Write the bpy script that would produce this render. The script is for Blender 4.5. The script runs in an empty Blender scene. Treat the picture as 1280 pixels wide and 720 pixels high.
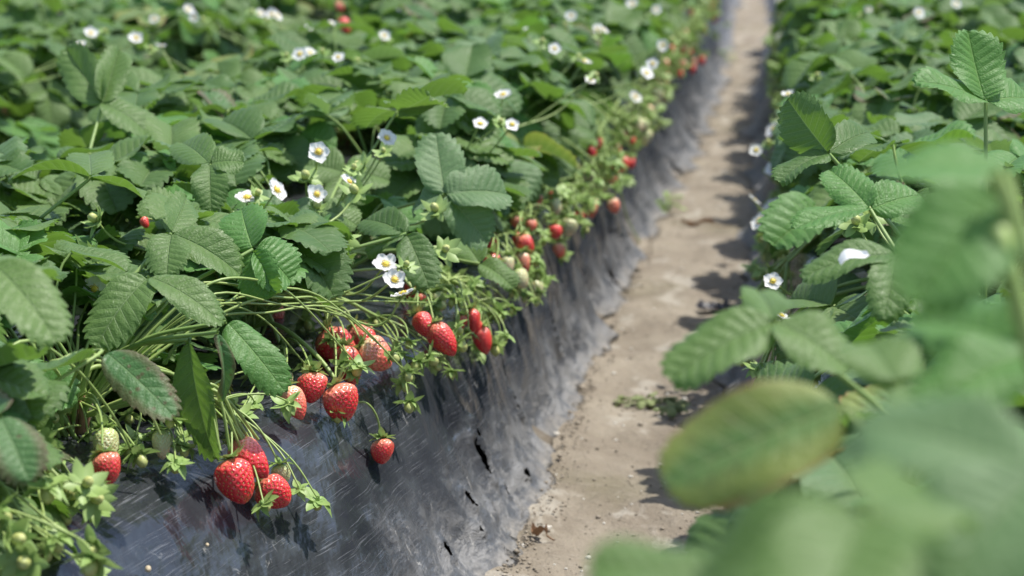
import bpy, math, random
import numpy as np
from mathutils import Vector, Matrix, noise
random.seed(7)
rs = np.random.RandomState(7)
C = bpy.context.scene.collection
R = math.radians

# ------------------------------------------------------------------ camera
CAMH, FPX = 0.65, 3022.0
PITCH, YAW = math.atan(580 / FPX), R(6.4)
sc = bpy.context.scene
cam_d = bpy.data.cameras.new('camera')
cam_d.sensor_width = 36; cam_d.lens = FPX / 1280 * 36
cam_d.clip_start = 0.05; cam_d.clip_end = 2000
cam_d.dof.use_dof = True; cam_d.dof.focus_distance = 1.86; cam_d.dof.aperture_fstop = 8.6
cam_d.dof.aperture_blades = 9
cam = bpy.data.objects.new('camera', cam_d); C.objects.link(cam)
cam.location = (0, 0, CAMH); cam.rotation_euler = (R(90) - PITCH, 0, YAW)
sc.camera = cam
CM = (Matrix.Rotation(YAW, 3, 'Z') @ Matrix.Rotation(R(90) - PITCH, 3, 'X'))
CR, CU, CB = CM.col[0].copy(), CM.col[1].copy(), CM.col[2].copy()   # right, up, back (towards the viewer)
C0 = Vector((0, 0, CAMH))

def ray(px, py):
    return (CR * ((px - 640) / FPX) + CU * ((360 - py) / FPX) - CB)
def U(px, py, d):                     # point of that line of sight at world y = d
    r = ray(px, py); return C0 + r * (d / r.y)
def G(px, py, z):                     # ... at world height z
    r = ray(px, py); return C0 + r * ((z - CAMH) / r.z)
def proj(p):
    v = Vector(p) - C0; w = -v.dot(CB)
    if w < 0.05: return None
    return (640 + FPX * v.dot(CR) / w, 360 - FPX * v.dot(CU) / w, w)

# ------------------------------------------------------------------ field layout
BEDH = 0.20
YS = [0.0, 1.0, 1.45, 1.76, 2.1, 2.6, 3.2, 4.7, 6.3, 9, 16]
SH = [-.62, -.545, -.455, -.385, -.320, -.292, -.276, -.256, -.236, -.25, -.25]
BA = [-.45, -.38, -.310, -.265, -.243, -.241, -.236, -.190, -.165, -.19, -.19]
def shx(y): return float(np.interp(y, YS, SH))
def bax(y): return float(np.interp(y, YS, BA))
def sm(a, n=3):
    return a
def wallx(y, z):
    t = min(max(z / BEDH, 0), 1); return bax(y) + (shx(y) - bax(y)) * t ** .85
def onwall(px, py, off):
    r = ray(px, py)
    d = 1.0
    while d < 12:
        p = C0 + r * (d / r.y)
        if p.z < BEDH + off * .6 and p.x <= wallx(p.y, p.z - off * .3) + off: return p
        d += .004
    return C0 + r * (3 / r.y)

# ------------------------------------------------------------------ helpers
def tag(o, label=None, cat=None, group=None, kind=None):
    if label: o['label'] = label
    if cat: o['category'] = cat
    if group: o['group'] = group
    if kind: o['kind'] = kind
    return o
def empty(name, loc):
    o = bpy.data.objects.new(name, None); C.objects.link(o); o.location = loc
    o.empty_display_size = .05
    return o
def link(name, me, parent=None, mat=None):
    o = bpy.data.objects.new(name, me); C.objects.link(o)
    if parent is not None: o.parent = parent
    if mat is not None: o.matrix_basis = mat
    return o

class MB:
    def __init__(s): s.v = []; s.f = []; s.uv = []; s.m = []; s.n = 0
    def add(s, V, F, UV=None, m=0):
        V = np.asarray(V, float)
        s.v.append(V); F = np.asarray(F, int)
        s.f.append(F + s.n); s.n += len(V)
        if UV is None: UV = np.zeros((len(V), 2))
        s.uv.append(np.asarray(UV, float)); s.m.append(np.full(len(F), m, int))
    def xf(s, V, M):
        A = np.array(M.to_3x3()); return V @ A.T + np.array(M.translation)
    def mesh(s, name, mats, smooth=True):
        V = np.concatenate(s.v); UV = np.concatenate(s.uv)
        F = []
        for f in s.f: F += f.tolist()
        F = [tuple(dict.fromkeys(q)) for q in F]
        me = bpy.data.meshes.new(name); me.from_pydata(V.tolist(), [], F)
        me.polygons.foreach_set('material_index', np.concatenate(s.m))
        me.polygons.foreach_set('use_smooth', [smooth] * len(F))
        ul = me.uv_layers.new(name='UVMap')
        li = np.empty(len(me.loops), int); me.loops.foreach_get('vertex_index', li)
        ul.data.foreach_set('uv', UV[li].ravel())
        for m in mats: me.materials.append(m)
        me.update(); return me

def catmull(P, n):
    P = [Vector(p) for p in P]
    Q = [P[0] * 2 - P[1]] + P + [P[-1] * 2 - P[-2]]
    out = []
    for i in range(1, len(Q) - 2):
        for k in range(n):
            t = k / n; a, b, c, d = Q[i - 1], Q[i], Q[i + 1], Q[i + 2]
            out.append(.5 * ((2 * b) + (c - a) * t + (2 * a - 5 * b + 4 * c - d) * t * t + (3 * b - a - 3 * c + d) * t ** 3))
    out.append(P[-1]); return out
def tube(mb, P, r0, r1, sides=6, n=6, m=0):
    pts = catmull(P, n); N = len(pts)
    up = Vector((.31, .17, .93)); V = []
    for i, p in enumerate(pts):
        t = (pts[min(i + 1, N - 1)] - pts[max(i - 1, 0)]).normalized()
        a = t.cross(up)
        if a.length < 1e-3: a = t.cross(Vector((1, 0, 0)))
        a.normalize(); b = t.cross(a)
        r = r0 + (r1 - r0) * i / (N - 1)
        for k in range(sides):
            w = 2 * math.pi * k / sides
            V.append(p + a * (r * math.cos(w)) + b * (r * math.sin(w)))
    F = [[i * sides + k, i * sides + (k + 1) % sides, (i + 1) * sides + (k + 1) % sides, (i + 1) * sides + k]
         for i in range(N - 1) for k in range(sides)]
    mb.add([tuple(v) for v in V], F, [(0, 0)] * len(V), m)

def frame(T, N, at):                  # local +Y along T, local +Z near N
    T = Vector(T).normalized(); N = Vector(N)
    X = T.cross(N).normalized(); Z = X.cross(T).normalized()
    M = Matrix((X, T, Z)).transposed().to_4x4(); M.translation = Vector(at); return M

# ------------------------------------------------------------------ materials
def nt(name):
    m = bpy.data.materials.new(name); m.use_nodes = True
    t = m.node_tree; t.nodes.clear(); return m, t
def N(t, typ, **kw):
    n = t.nodes.new(typ)
    for k, v in kw.items():
        if k.startswith('i_'):
            n.inputs[k[2:].replace('_', ' ')].default_value = v
        else: setattr(n, k, v)
    return n
def L(t, a, b): t.links.new(a, b)
def math_(t, op, a, b=None, c=None, clamp=False):
    n = t.nodes.new('ShaderNodeMath'); n.operation = op; n.use_clamp = clamp
    for i, x in enumerate((a, b, c)):
        if x is None: continue
        if isinstance(x, (int, float)): n.inputs[i].default_value = x
        else: t.links.new(x, n.inputs[i])
    return n.outputs[0]
def mixc(t, fac, a, b, blend='MIX'):
    n = t.nodes.new('ShaderNodeMix'); n.data_type = 'RGBA'; n.blend_type = blend
    for i, x in ((0, fac), (6, a), (7, b)):
        if isinstance(x, (int, float)): n.inputs[i].default_value = x
        elif isinstance(x, tuple): n.inputs[i].default_value = (*x, 1)
        else: t.links.new(x, n.inputs[i])
    return n.outputs[2]
def noise_(t, vec, scale, detail=3, rough=.55, dist=0):
    n = t.nodes.new('ShaderNodeTexNoise'); n.inputs['Scale'].default_value = scale
    n.inputs['Detail'].default_value = detail; n.inputs['Roughness'].default_value = rough
    n.inputs['Distortion'].default_value = dist
    t.links.new(vec, n.inputs['Vector']); return n.outputs['Fac']
def smooth(t, x, a, b):
    n = t.nodes.new('ShaderNodeMapRange'); n.interpolation_type = 'SMOOTHSTEP'
    n.inputs['From Min'].default_value = a; n.inputs['From Max'].default_value = b
    t.links.new(x, n.inputs['Value']); return n.outputs[0]
def bump(t, h, strength, dist, normal=None):
    n = t.nodes.new('ShaderNodeBump'); n.inputs['Strength'].default_value = strength
    n.inputs['Distance'].default_value = dist; t.links.new(h, n.inputs['Height'])
    if normal: t.links.new(normal, n.inputs['Normal'])
    return n.outputs[0]
def out(t, s):
    o = t.nodes.new('ShaderNodeOutputMaterial'); t.links.new(s, o.inputs['Surface'])

def leaf_mat(name, ca, cb, vein, trans, tw=.36, edge=None, edge2=None, spots=0.0, rough=.48):
    m, t = nt(name)
    tc = N(t, 'ShaderNodeTexCoord'); oi = N(t, 'ShaderNodeObjectInfo')
    sep = N(t, 'ShaderNodeSeparateXYZ'); L(t, tc.outputs['UV'], sep.inputs[0])
    ph = math_(t, 'FRACT', sep.outputs[0])
    s = math_(t, 'ABSOLUTE', math_(t, 'SUBTRACT', math_(t, 'MULTIPLY', sep.outputs[1], 2), 1))
    dv = math_(t, 'ABSOLUTE', math_(t, 'SUBTRACT', ph, .5))
    wv = math_(t, 'MULTIPLY_ADD', s, -.05, .085)
    v1 = math_(t, 'SUBTRACT', 1, smooth(t, math_(t, 'DIVIDE', dv, wv), .3, 1.0))
    v0 = math_(t, 'SUBTRACT', 1, smooth(t, s, .012, .05))
    vm = math_(t, 'MAXIMUM', math_(t, 'MULTIPLY', v1, .75), v0)
    n1 = noise_(t, tc.outputs['Object'], 26, 4)
    # each leaf a little different in hue
    rr = oi.outputs['Random']
    base = mixc(t, math_(t, 'MULTIPLY_ADD', rr, .75, math_(t, 'MULTIPLY', n1, .30), clamp=True), ca, cb)
    if edge:
        n2 = noise_(t, tc.outputs['Object'], 30, 4)
        e = smooth(t, math_(t, 'ADD', s, math_(t, 'MULTIPLY_ADD', n2, .6, -.3)), *((.45, .85) if spots > .3 else (.1, .8)))
        base = mixc(t, e, base, edge)
        if edge2:
            e2 = smooth(t, math_(t, 'ADD', s, math_(t, 'MULTIPLY_ADD', n2, .5, -.25)), .90, 1.08)
            base = mixc(t, e2, base, edge2)
    # fine net of veins
    vo = N(t, 'ShaderNodeTexVoronoi', feature='DISTANCE_TO_EDGE'); vo.inputs['Scale'].default_value = 420
    L(t, tc.outputs['Object'], vo.inputs['Vector'])
    net = smooth(t, vo.outputs['Distance'], 0, .22)
    base = mixc(t, math_(t, 'MULTIPLY', math_(t, 'SUBTRACT', 1, net), .10), base, vein)
    base = mixc(t, math_(t, 'MULTIPLY', vm, .5), base, vein)
    # dusty film in soft patches
    n3 = noise_(t, tc.outputs['Object'], 14, 5, .6)
    base = mixc(t, math_(t, 'MULTIPLY', smooth(t, n3, .55, .75), .10), base, (.20, .22, .16))
    if spots:
        v2 = N(t, 'ShaderNodeTexVoronoi'); v2.inputs['Scale'].default_value = 130
        L(t, tc.outputs['Object'], v2.inputs['Vector'])
        base = mixc(t, math_(t, 'MULTIPLY', math_(t, 'LESS_THAN', v2.outputs['Distance'], .22), spots), base, (.12, .05, .03))
    h = math_(t, 'ADD', math_(t, 'MULTIPLY_ADD', net, .25, math_(t, 'MULTIPLY', vm, -1.1)), math_(t, 'MULTIPLY', noise_(t, tc.outputs['Object'], 110, 2), 1.7))
    nb = bump(t, h, .6, .0011)
    p = N(t, 'ShaderNodeBsdfPrincipled'); L(t, base, p.inputs['Base Color']); L(t, nb, p.inputs['Normal'])
    L(t, math_(t, 'MULTIPLY_ADD', n3, .22, rough - .1), p.inputs['Roughness'])
    p.inputs['Specular IOR Level'].default_value = .5
    p.inputs['Sheen Weight'].default_value = .06; p.inputs['Sheen Roughness'].default_value = .5
    tr = N(t, 'ShaderNodeBsdfTranslucent')
    tcol = mixc(t, math_(t, 'MULTIPLY', vm, .35), mixc(t, .55, base, trans), vein)
    L(t, tcol, tr.inputs['Color'])
    mx = N(t, 'ShaderNodeMixShader'); mx.inputs[0].default_value = tw
    L(t, p.outputs[0], mx.inputs[1]); L(t, tr.outputs[0], mx.inputs[2]); out(t, mx.outputs[0]); return m

M_leaf = leaf_mat('leaf green', (.060, .138, .028), (.124, .216, .046), (.23, .34, .13), (.20, .38, .03))
M_leafp = leaf_mat('leaf pale', (.105, .20, .075), (.12, .22, .08), (.28, .38, .18), (.22, .38, .06), rough=.5)
M_leafb = leaf_mat('leaf fresh', (.075, .20, .035), (.095, .24, .045), (.24, .40, .12), (.24, .46, .04), tw=.34)
M_leafpu = leaf_mat('leaf purple edge', (.06, .17, .045), (.08, .18, .05), (.2, .33, .12), (.16, .32, .04), edge=(.12, .12, .05), edge2=(.16, .05, .05), spots=.6)
M_leafy = leaf_mat('leaf yellowing', (.07, .19, .045), (.10, .22, .05), (.30, .34, .12), (.26, .36, .05), edge=(.21, .26, .05), edge2=(.30, .08, .04), spots=.2)

def simple_mat(name, col, col2, rough=.5, tw=0, sc_=60, sss=0, rnd=.3, b=.0):
    m, t = nt(name); tc = N(t, 'ShaderNodeTexCoord'); oi = N(t, 'ShaderNodeObjectInfo')
    n = noise_(t, tc.outputs['Object'], sc_, 4)
    base = mixc(t, math_(t, 'MULTIPLY_ADD', oi.outputs['Random'], rnd, n, clamp=True), col, col2)
    p = N(t, 'ShaderNodeBsdfPrincipled'); L(t, base, p.inputs['Base Color']); p.inputs['Roughness'].default_value = rough
    if sss:
        p.inputs['Subsurface Weight'].default_value = sss; p.inputs['Subsurface Radius'].default_value = (.006, .003, .002)
        p.inputs['Subsurface Scale'].default_value = .6
    if b: L(t, bump(t, n, .5, b), p.inputs['Normal'])
    s = p.outputs[0]
    if tw:
        tr = N(t, 'ShaderNodeBsdfTranslucent'); L(t, base, tr.inputs['Color'])
        mx = N(t, 'ShaderNodeMixShader'); mx.inputs[0].default_value = tw
        L(t, s, mx.inputs[1]); L(t, tr.outputs[0], mx.inputs[2]); s = mx.outputs[0]
    out(t, s); return m
M_stem = simple_mat('stem', (.22, .34, .08), (.36, .46, .15), .45, .12, 25, rnd=.4)
M_pet = simple_mat('petiole', (.15, .27, .06), (.26, .36, .11), .5, .1, 18, rnd=.4)
M_sepal = simple_mat('sepal', (.19, .34, .08), (.34, .46, .15), .5, .28, 90)
M_young = simple_mat('young fruit', (.36, .42, .12), (.52, .54, .20), .45, .1, 160, b=.0006)
M_petal = simple_mat('petal', (.80, .80, .78), (.86, .86, .84), .5, .3, 60)
M_yellow = simple_mat('flower centre', (.70, .45, .03), (.75, .62, .10), .6, 0, 500, b=.001)
M_seed = simple_mat('achene', (.62, .38, .10), (.72, .55, .22), .4, 0, 300)
M_seedr = simple_mat('achene red', (.62, .24, .08), (.78, .46, .17), .35, 0, 300)
M_deadleaf = simple_mat('dead leaf', (.13, .07, .035), (.26, .15, .08), .8, .1, 60, b=.002)
M_pebble = simple_mat('pebble', (.42, .39, .34), (.6, .57, .51), .85, 0, 70, b=.001, rnd=.6)
M_husk = simple_mat('husk', (.50, .40, .26), (.62, .52, .36), .7, .1, 90)
M_scrap = simple_mat('plastic scrap', (.012, .013, .016), (.05, .05, .06), .3, 0, 30, b=.002)
M_weed = simple_mat('wilted weed', (.14, .20, .07), (.26, .30, .12), .7, .2, 60)

def berry_mat(name, c_top, c_mid, c_low, rough=.34):
    m, t = nt(name); tc = N(t, 'ShaderNodeTexCoord'); oi = N(t, 'ShaderNodeObjectInfo')
    sep = N(t, 'ShaderNodeSeparateXYZ'); L(t, tc.outputs['UV'], sep.inputs[0])
    n = noise_(t, tc.outputs['Object'], 45, 4)
    tt = math_(t, 'ADD', sep.outputs[1], math_(t, 'MULTIPLY_ADD', n, .34, -.17))
    tt = math_(t, 'ADD', tt, math_(t, 'MULTIPLY_ADD', oi.outputs['Random'], .34, -.2))
    c = mixc(t, smooth(t, tt, .0, .34), c_top, c_mid)
    c = mixc(t, smooth(t, tt, .4, .95), c, c_low)
    fn = noise_(t, tc.outputs['Object'], 700, 3)
    p = N(t, 'ShaderNodeBsdfPrincipled'); L(t, c, p.inputs['Base Color'])
    p.inputs['Roughness'].default_value = rough
    p.inputs['Specular IOR Level'].default_value = .55
    p.inputs['Subsurface Weight'].default_value = .25; p.inputs['Subsurface Radius'].default_value = (.005, .0015, .001)
    p.inputs['Subsurface Scale'].default_value = .7
    p.inputs['Coat Weight'].default_value = .5; p.inputs['Coat Roughness'].default_value = .16
    L(t, bump(t, fn, .25, .0004), p.inputs['Normal']); out(t, p.outputs[0]); return m
M_ripe = berry_mat('ripe strawberry', (.74, .24, .16), (.70, .042, .045), (.60, .018, .028))
M_half = berry_mat('half ripe strawberry', (.76, .58, .36), (.78, .25, .16), (.72, .10, .075), .34)
M_unripe = berry_mat('unripe strawberry', (.42, .50, .20), (.55, .56, .30), (.62, .50, .32), .38)

def film_mat():
    m, t = nt('black mulch film'); tc = N(t, 'ShaderNodeTexCoord')
    ob = tc.outputs['Object']
    sep = N(t, 'ShaderNodeSeparateXYZ'); L(t, ob, sep.inputs[0]); z = sep.outputs[2]
    def stretched(rx, ry, rz, s):
        mp = N(t, 'ShaderNodeMapping'); mp.inputs['Rotation'].default_value = (rx, ry, rz); mp.inputs['Scale'].default_value = s
        L(t, ob, mp.inputs['Vector']); return mp.outputs[0]
    # scuff scratches, a few long thin families, gathered in patches
    wv = N(t, 'ShaderNodeTexNoise'); wv.inputs['Scale'].default_value = 6; L(t, ob, wv.inputs['Vector'])
    wadd = N(t, 'ShaderNodeVectorMath', operation='MULTIPLY_ADD'); L(t, wv.outputs['Color'], wadd.inputs[0]); wadd.inputs[1].default_value = (0, .06, .06); L(t, ob, wadd.inputs[2])
    def warped(rx, s):
        mp = N(t, 'ShaderNodeMapping'); mp.inputs['Rotation'].default_value = (rx, 0, 0); mp.inputs['Scale'].default_value = s
        L(t, wadd.outputs[0], mp.inputs['Vector']); return mp.outputs[0]
    a = noise_(t, stretched(R(9), 0, 0, (1, .16, 15)), 55, 4, .7, 0)
    b = noise_(t, stretched(R(-20), 0, 0, (1, .18, 15)), 62, 4, .7, 0)
    b2 = noise_(t, stretched(R(34), 0, 0, (1, .2, 13)), 60, 4, .7, 0)
    c = noise_(t, warped(R(30), (1, .7, .7)), 22, 5, .62)
    blot = noise_(t, ob, 8, 5, .6); blot2 = noise_(t, stretched(0, 0, R(40), (1, 1, 1)), 11, 5, .6)
    k1 = smooth(t, blot, .42, .60); k2 = smooth(t, blot2, .47, .6)
    st = math_(t, 'MULTIPLY', smooth(t, a, .54, .70), k1)
    st = math_(t, 'MAXIMUM', st, math_(t, 'MULTIPLY', smooth(t, b, .55, .70), k2))
    st = math_(t, 'MAXIMUM', st, math_(t, 'MULTIPLY', smooth(t, b2, .64, .74), .5))
    low = math_(t, 'SUBTRACT', 1, smooth(t, math_(t, 'ADD', z, math_(t, 'MULTIPLY_ADD', noise_(t, ob, 14, 6, .7), .16, -.08)), .005, .115))
    cake = noise_(t, stretched(0, 0, 0, (1, .45, 1)), 48, 7, .75, .8)
    cakem = math_(t, 'MULTIPLY', smooth(t, cake, .44, .56), math_(t, 'POWER', low, 1.4))
    sp = noise_(t, stretched(R(12), 0, 0, (1, .9, .8)), 60, 6, .75, 1.6)
    splash = math_(t, 'MULTIPLY', smooth(t, sp, .60, .66), math_(t, 'MULTIPLY', smooth(t, blot2, .5, .62), math_(t, 'SUBTRACT', 1, smooth(t, z, .11, .2))))
    haze = noise_(t, ob, 5, 3)
    base = mixc(t, smooth(t, haze, .35, .7), (.017, .019, .023), (.040, .044, .051))
    base = mixc(t, math_(t, 'MULTIPLY', smooth(t, c, .50, .78), .32), base, (.11, .12, .13))
    base = mixc(t, math_(t, 'MULTIPLY', st, .42), base, (.24, .25, .27))
    base = mixc(t, math_(t, 'MULTIPLY', low, .5), base, (.12, .13, .145))
    base = mixc(t, math_(t, 'MULTIPLY', cakem, .42), base, (.33, .325, .315))
    base = mixc(t, math_(t, 'MULTIPLY', splash, .55), base, (.50, .49, .46))
    edge = math_(t, 'SUBTRACT', 1, smooth(t, math_(t, 'ADD', z, math_(t, 'MULTIPLY_ADD', noise_(t, ob, 30, 5, .7), .05, -.025)), .002, .016))
    mud = noise_(t, ob, 120, 5, .7)
    base = mixc(t, math_(t, 'MULTIPLY', edge, .8), base, mixc(t, smooth(t, mud, .35, .65), (.10, .10, .10), (.26, .24, .21)))
    dust = math_(t, 'ADD', math_(t, 'ADD', math_(t, 'MULTIPLY', st, .25), math_(t, 'MULTIPLY', low, .4)), math_(t, 'MULTIPLY', cakem, .4), clamp=True)
    dust = math_(t, 'ADD', dust, math_(t, 'MULTIPLY', edge, .5), clamp=True)
    p = N(t, 'ShaderNodeBsdfPrincipled'); L(t, base, p.inputs['Base Color'])
    L(t, math_(t, 'MULTIPLY_ADD', dust, .5, .21, clamp=True), p.inputs['Roughness'])
    p.inputs['Specular IOR Level'].default_value = .6
    h = math_(t, 'ADD', math_(t, 'MULTIPLY', a, .06), math_(t, 'ADD', math_(t, 'MULTIPLY', b, .06), math_(t, 'MULTIPLY', cakem, .9)))
    wr = noise_(t, warped(R(25), (1, .7, .6)), 20, 4, .5)
    cr = noise_(t, stretched(R(20), 0, 0, (1, .5, .9)), 80, 5, .7, 1.2)
    nb = bump(t, h, .35, .0016); nb = bump(t, wr, .7, .012, nb); nb = bump(t, math_(t, 'MULTIPLY', cr, low), .6, .006, nb)
    L(t, nb, p.inputs['Normal'])
    at = N(t, 'ShaderNodeAttribute', attribute_name='hole')
    hn = noise_(t, ob, 95, 4)
    hm = math_(t, 'GREATER_THAN', math_(t, 'ADD', at.outputs['Fac'], math_(t, 'MULTIPLY_ADD', hn, 1.3, -.65)), .62)
    tr = N(t, 'ShaderNodeBsdfTransparent'); mx = N(t, 'ShaderNodeMixShader')
    L(t, hm, mx.inputs[0]); L(t, p.outputs[0], mx.inputs[1]); L(t, tr.outputs[0], mx.inputs[2])
    out(t, mx.outputs[0]); return m
M_film = film_mat()

def soil_mat(name, wet=False):
    m, t = nt(name); tc = N(t, 'ShaderNodeTexCoord'); ob = tc.outputs['Object']
    def st(s):
        mp = N(t, 'ShaderNodeMapping'); mp.inputs['Scale'].default_value = s; L(t, ob, mp.inputs['Vector']); return mp.outputs[0]
    a = noise_(t, ob, 7, 6, .62); b = noise_(t, ob, 60, 6, .7); c = noise_(t, st((1, .55, 1)), 16, 5, .6, .5)
    g = noise_(t, ob, 4, 4, .6); f = noise_(t, ob, 320, 4, .7)
    base = mixc(t, smooth(t, a, .3, .7), (.212, .178, .136), (.315, .275, .215))
    base = mixc(t, math_(t, 'MULTIPLY', smooth(t, g, .5, .68), .45), base, (.155, .140, .080))
    base = mixc(t, math_(t, 'MULTIPLY', smooth(t, b, .5, .7), .4), base, (.34, .30, .245))
    base = mixc(t, math_(t, 'MULTIPLY', smooth(t, c, .56, .64), .5), base, (.47, .44, .38))
    base = mixc(t, math_(t, 'MULTIPLY', smooth(t, f, .58, .75), .5), base, (.10, .075, .05))
    if wet: base = mixc(t, .55, base, (.05, .038, .026))
    p = N(t, 'ShaderNodeBsdfPrincipled'); L(t, base, p.inputs['Base Color']); p.inputs['Roughness'].default_value = .9
    p.inputs['Specular IOR Level'].default_value = .25
    h = math_(t, 'ADD', math_(t, 'MULTIPLY', b, .6), math_(t, 'MULTIPLY', f, .25))
    L(t, bump(t, h, 1.0, .010), p.inputs['Normal']); out(t, p.outputs[0]); return m
M_soil = soil_mat('dry soil'); M_core = soil_mat('bed soil', True)

# ------------------------------------------------------------------ ground
def grid_mesh(name, xs, ys, zf, mat):
    V = [(x, y, zf(x, y)) for y in ys for x in xs]; w = len(xs)
    F = [(j * w + i, j * w + i + 1, (j + 1) * w + i + 1, (j + 1) * w + i) for j in range(len(ys) - 1) for i in range(w - 1)]
    me = bpy.data.meshes.new(name); me.from_pydata(V, [], F); me.materials.append(mat)
    me.polygons.foreach_set('use_smooth', [True] * len(F)); me.update(); return me
def steps(pairs):
    o = [pairs[0][0]]
    for a, b, s in pairs:
        n = max(1, round((b - a) / s)); o += [a + (b - a) * (k + 1) / n for k in range(n)]
    return o
def gz(x, y):
    if y < .5 or y > 20 or abs(x) > 1.2: return 0 if abs(x) < 1.2 else .0
    n = noise.noise((x * 9, y * 6, 1.3)) * .010 + noise.noise((x * 30, y * 24, 4)) * .0045 + noise.noise((x * 95, y * 95, 7)) * .0016
    return n
xs = [-600, -100, -20, -6] + steps([(-2, -.45, .15), (-.45, -.30, .015), (-.30, .06, .005), (.06, .5, .06), (.5, 3, .5)]) + [8, 30, 120, 600]
ys = [-600, -80, -10] + steps([(-1, 1.4, .2), (1.4, 1.9, .03), (1.9, 3.6, .006), (3.6, 6, .014), (6, 12, .06), (12, 24, 1)]) + [60, 200, 1200]
g = link('ground', grid_mesh('ground', xs, ys, gz, M_soil)); tag(g, kind='structure')

# ------------------------------------------------------------------ beds: soil cores and film
HOLES = []   # (point, ry, rz)
def hole(px, py, ry, rz): HOLES.append((onwall(px, py, .001), ry, rz))
for a in [(604, 572, .008, .016), (600, 545, .005, .012), (691, 412, .008, .018), (721, 440, .007, .020), (648, 505, .004, .009),
          (736, 362, .008, .018), (761, 375, .006, .02), (565, 687, .005, .006), (632, 612, .008, .004), (614, 636, .008, .005), (645, 590, .007, .003),
          (583, 622, .004, .006), (765, 350, .008, .02), (800, 240, .010, .022), (845, 215, .012, .02), (858, 165, .012, .02), (592, 660, .004, .003)]:
    hole(*a)
def bed_profile(y, side, xs_, xb_, xs2, xb2, inset=0):
    """points (x,z,weight) across a bed, from the tucked edge beside the near path over the top to the far edge"""
    h = BEDH - inset
    P = []
    s1 = 1 if xb_ > xs_ else -1
    nW = 64
    ed = .006 + .010 * noise.noise((y * 7, 2.2, side)) + .007 * noise.noise((y * 23, 5.1, side))
    for k in range(8): P.append((xb_ + s1 * (ed * (1 - k / 8)), .0015 + .0015 * math.sin(k / 8 * math.pi), .35))
    for k in range(nW):
        t = k / nW
        x = xb_ + (xs_ - xb_) * t ** .85 + s1 * .018 * math.exp(-t / .06); z = h * (t - .0) * (1 - .10 * t * t)
        P.append((x, z, 1.0 - .5 * t))
    for k in range(8):       # rounded shoulder
        t = k / 8; P.append((xs_ - s1 * .05 * t, h * (.90 + .11 * math.sin(t * math.pi / 2)), .4))
    for k in range(14):
        t = k / 14; a_, b_ = xs_ - s1 * .05, xs2 + s1 * .04
        P.append((a_ + (b_ - a_) * t, h * 1.01 + .008 * math.sin(t * math.pi), .3))
    for k in range(12):
        t = k / 11; P.append((xs2 + s1 * .04 * (1 - t) + (xb2 - xs2) * max(0, (t - .25) / .75), h * (1.01 - (max(0, t - .15) / .85) ** 1.3), .5))
    return P
def bed(name, side, f_s, f_b, f_s2, f_b2, ys, mat, inset=0, holes=False, amp=1.0):
    rows = []; seed = side * 7.3
    for y in ys:
        P = bed_profile(y, side, f_s(y), f_b(y), f_s2(y), f_b2(y), inset)
        rows.append([(x, y, z, w) for x, z, w in P])
    W = len(rows[0]); V = []; A = []
    for y, r in zip(ys, rows):
        for i, (x, yy, z, w) in enumerate(r):
            k = 1 if x > r[min(i + 1, W - 1)][0] or i == W - 1 else 1
            d = 0
            if inset == 0:
                lowk = max(0, 1 - z / BEDH); zt = z
                if i < 8: z = 0; w = 1.0; lowk = 1
                yy2 = yy + z * .35
                d = w * amp * ((noise.noise((yy2 * 9, z * 3, seed)) * (.014 + .016 * min(1, max(0, yy - 2.6))) + noise.noise((yy2 * 16, z * 9, seed + 3)) * .009) * (.25 + 1.0 * lowk)
                    + noise.noise((yy * 40, z * 45, seed + 9)) * .0028 * (.4 + lowk)
                    + abs(noise.noise((yy2 * 19, z * 5, seed + 5))) * .007 * lowk)
                z = zt
                if i < 8: z += gz(x, yy) + (.002 + .003 * noise.noise((yy * 60, x * 60, seed)) + .0015 * noise.noise((yy * 150, x * 150, seed)) if i > 0 else -.006)
            nx = 1 if f_b(y) > f_s(y) else -1
            if i > 78: nx = 0
            hv = 0
            if holes:
                for hp, ry, rz in HOLES:
                    e = ((yy - hp.y + .45 * (z - hp.z)) / (ry * 1.25)) ** 2 + ((z - hp.z) / (rz * 1.3)) ** 2
                    if e < 9: hv = max(hv, math.exp(-e * .6)); d += .006 * math.exp(-abs(e - 1.6)) 
            A.append(hv)
            V.append((x + nx * d, yy, z + (d * .4 if i > 40 else 0)))
    F = [(j * W + i, j * W + i + 1, (j + 1) * W + i + 1, (j + 1) * W + i) for j in range(len(ys) - 1) for i in range(W - 1)]
    me = bpy.data.meshes.new(name); me.from_pydata(V, [], F); me.materials.append(mat)
    at = me.attributes.new('hole', 'FLOAT', 'POINT'); at.data.foreach_set('value', A)
    me.polygons.foreach_set('use_smooth', [True] * len(F)); me.update(); return link(name, me)
yfine = steps([(-1, 1.2, .1), (1.2, 1.5, .02), (1.5, 3.4, .0045), (3.4, 6, .012), (6, 14, .06)])
ycoarse = steps([(-1, 14, .05)])
def off(f, k): return lambda y: f(y) + k
BW = .50
rs_ = lambda y: .035 + .01 * math.sin(y * 2); rb_ = lambda y: -.040 + .012 * math.sin(y * 1.7 + 1)
o = bed('mulch_film', 1, shx, bax, off(shx, -BW), off(shx, -BW - .07), yfine, M_film, 0, True)
tag(o, 'scuffed black plastic film with torn holes covering the left bed', 'plastic film', 'mulch films over the beds')
o = bed('raised_bed', 1, off(shx, -.012), off(bax, -.012), off(shx, -BW + .01), off(shx, -BW - .05), ycoarse, M_core, .012); tag(o, kind='structure')
o = bed('mulch_film', 2, rs_, rb_, off(rs_, BW), off(rs_, BW + .07), steps([(-1, 1.5, .1), (1.5, 6, .02), (6, 14, .1)]), M_film, 0)
tag(o, 'black plastic film under the leaves of the right bed, shaded beside the path', 'plastic film', 'mulch films over the beds')
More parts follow.
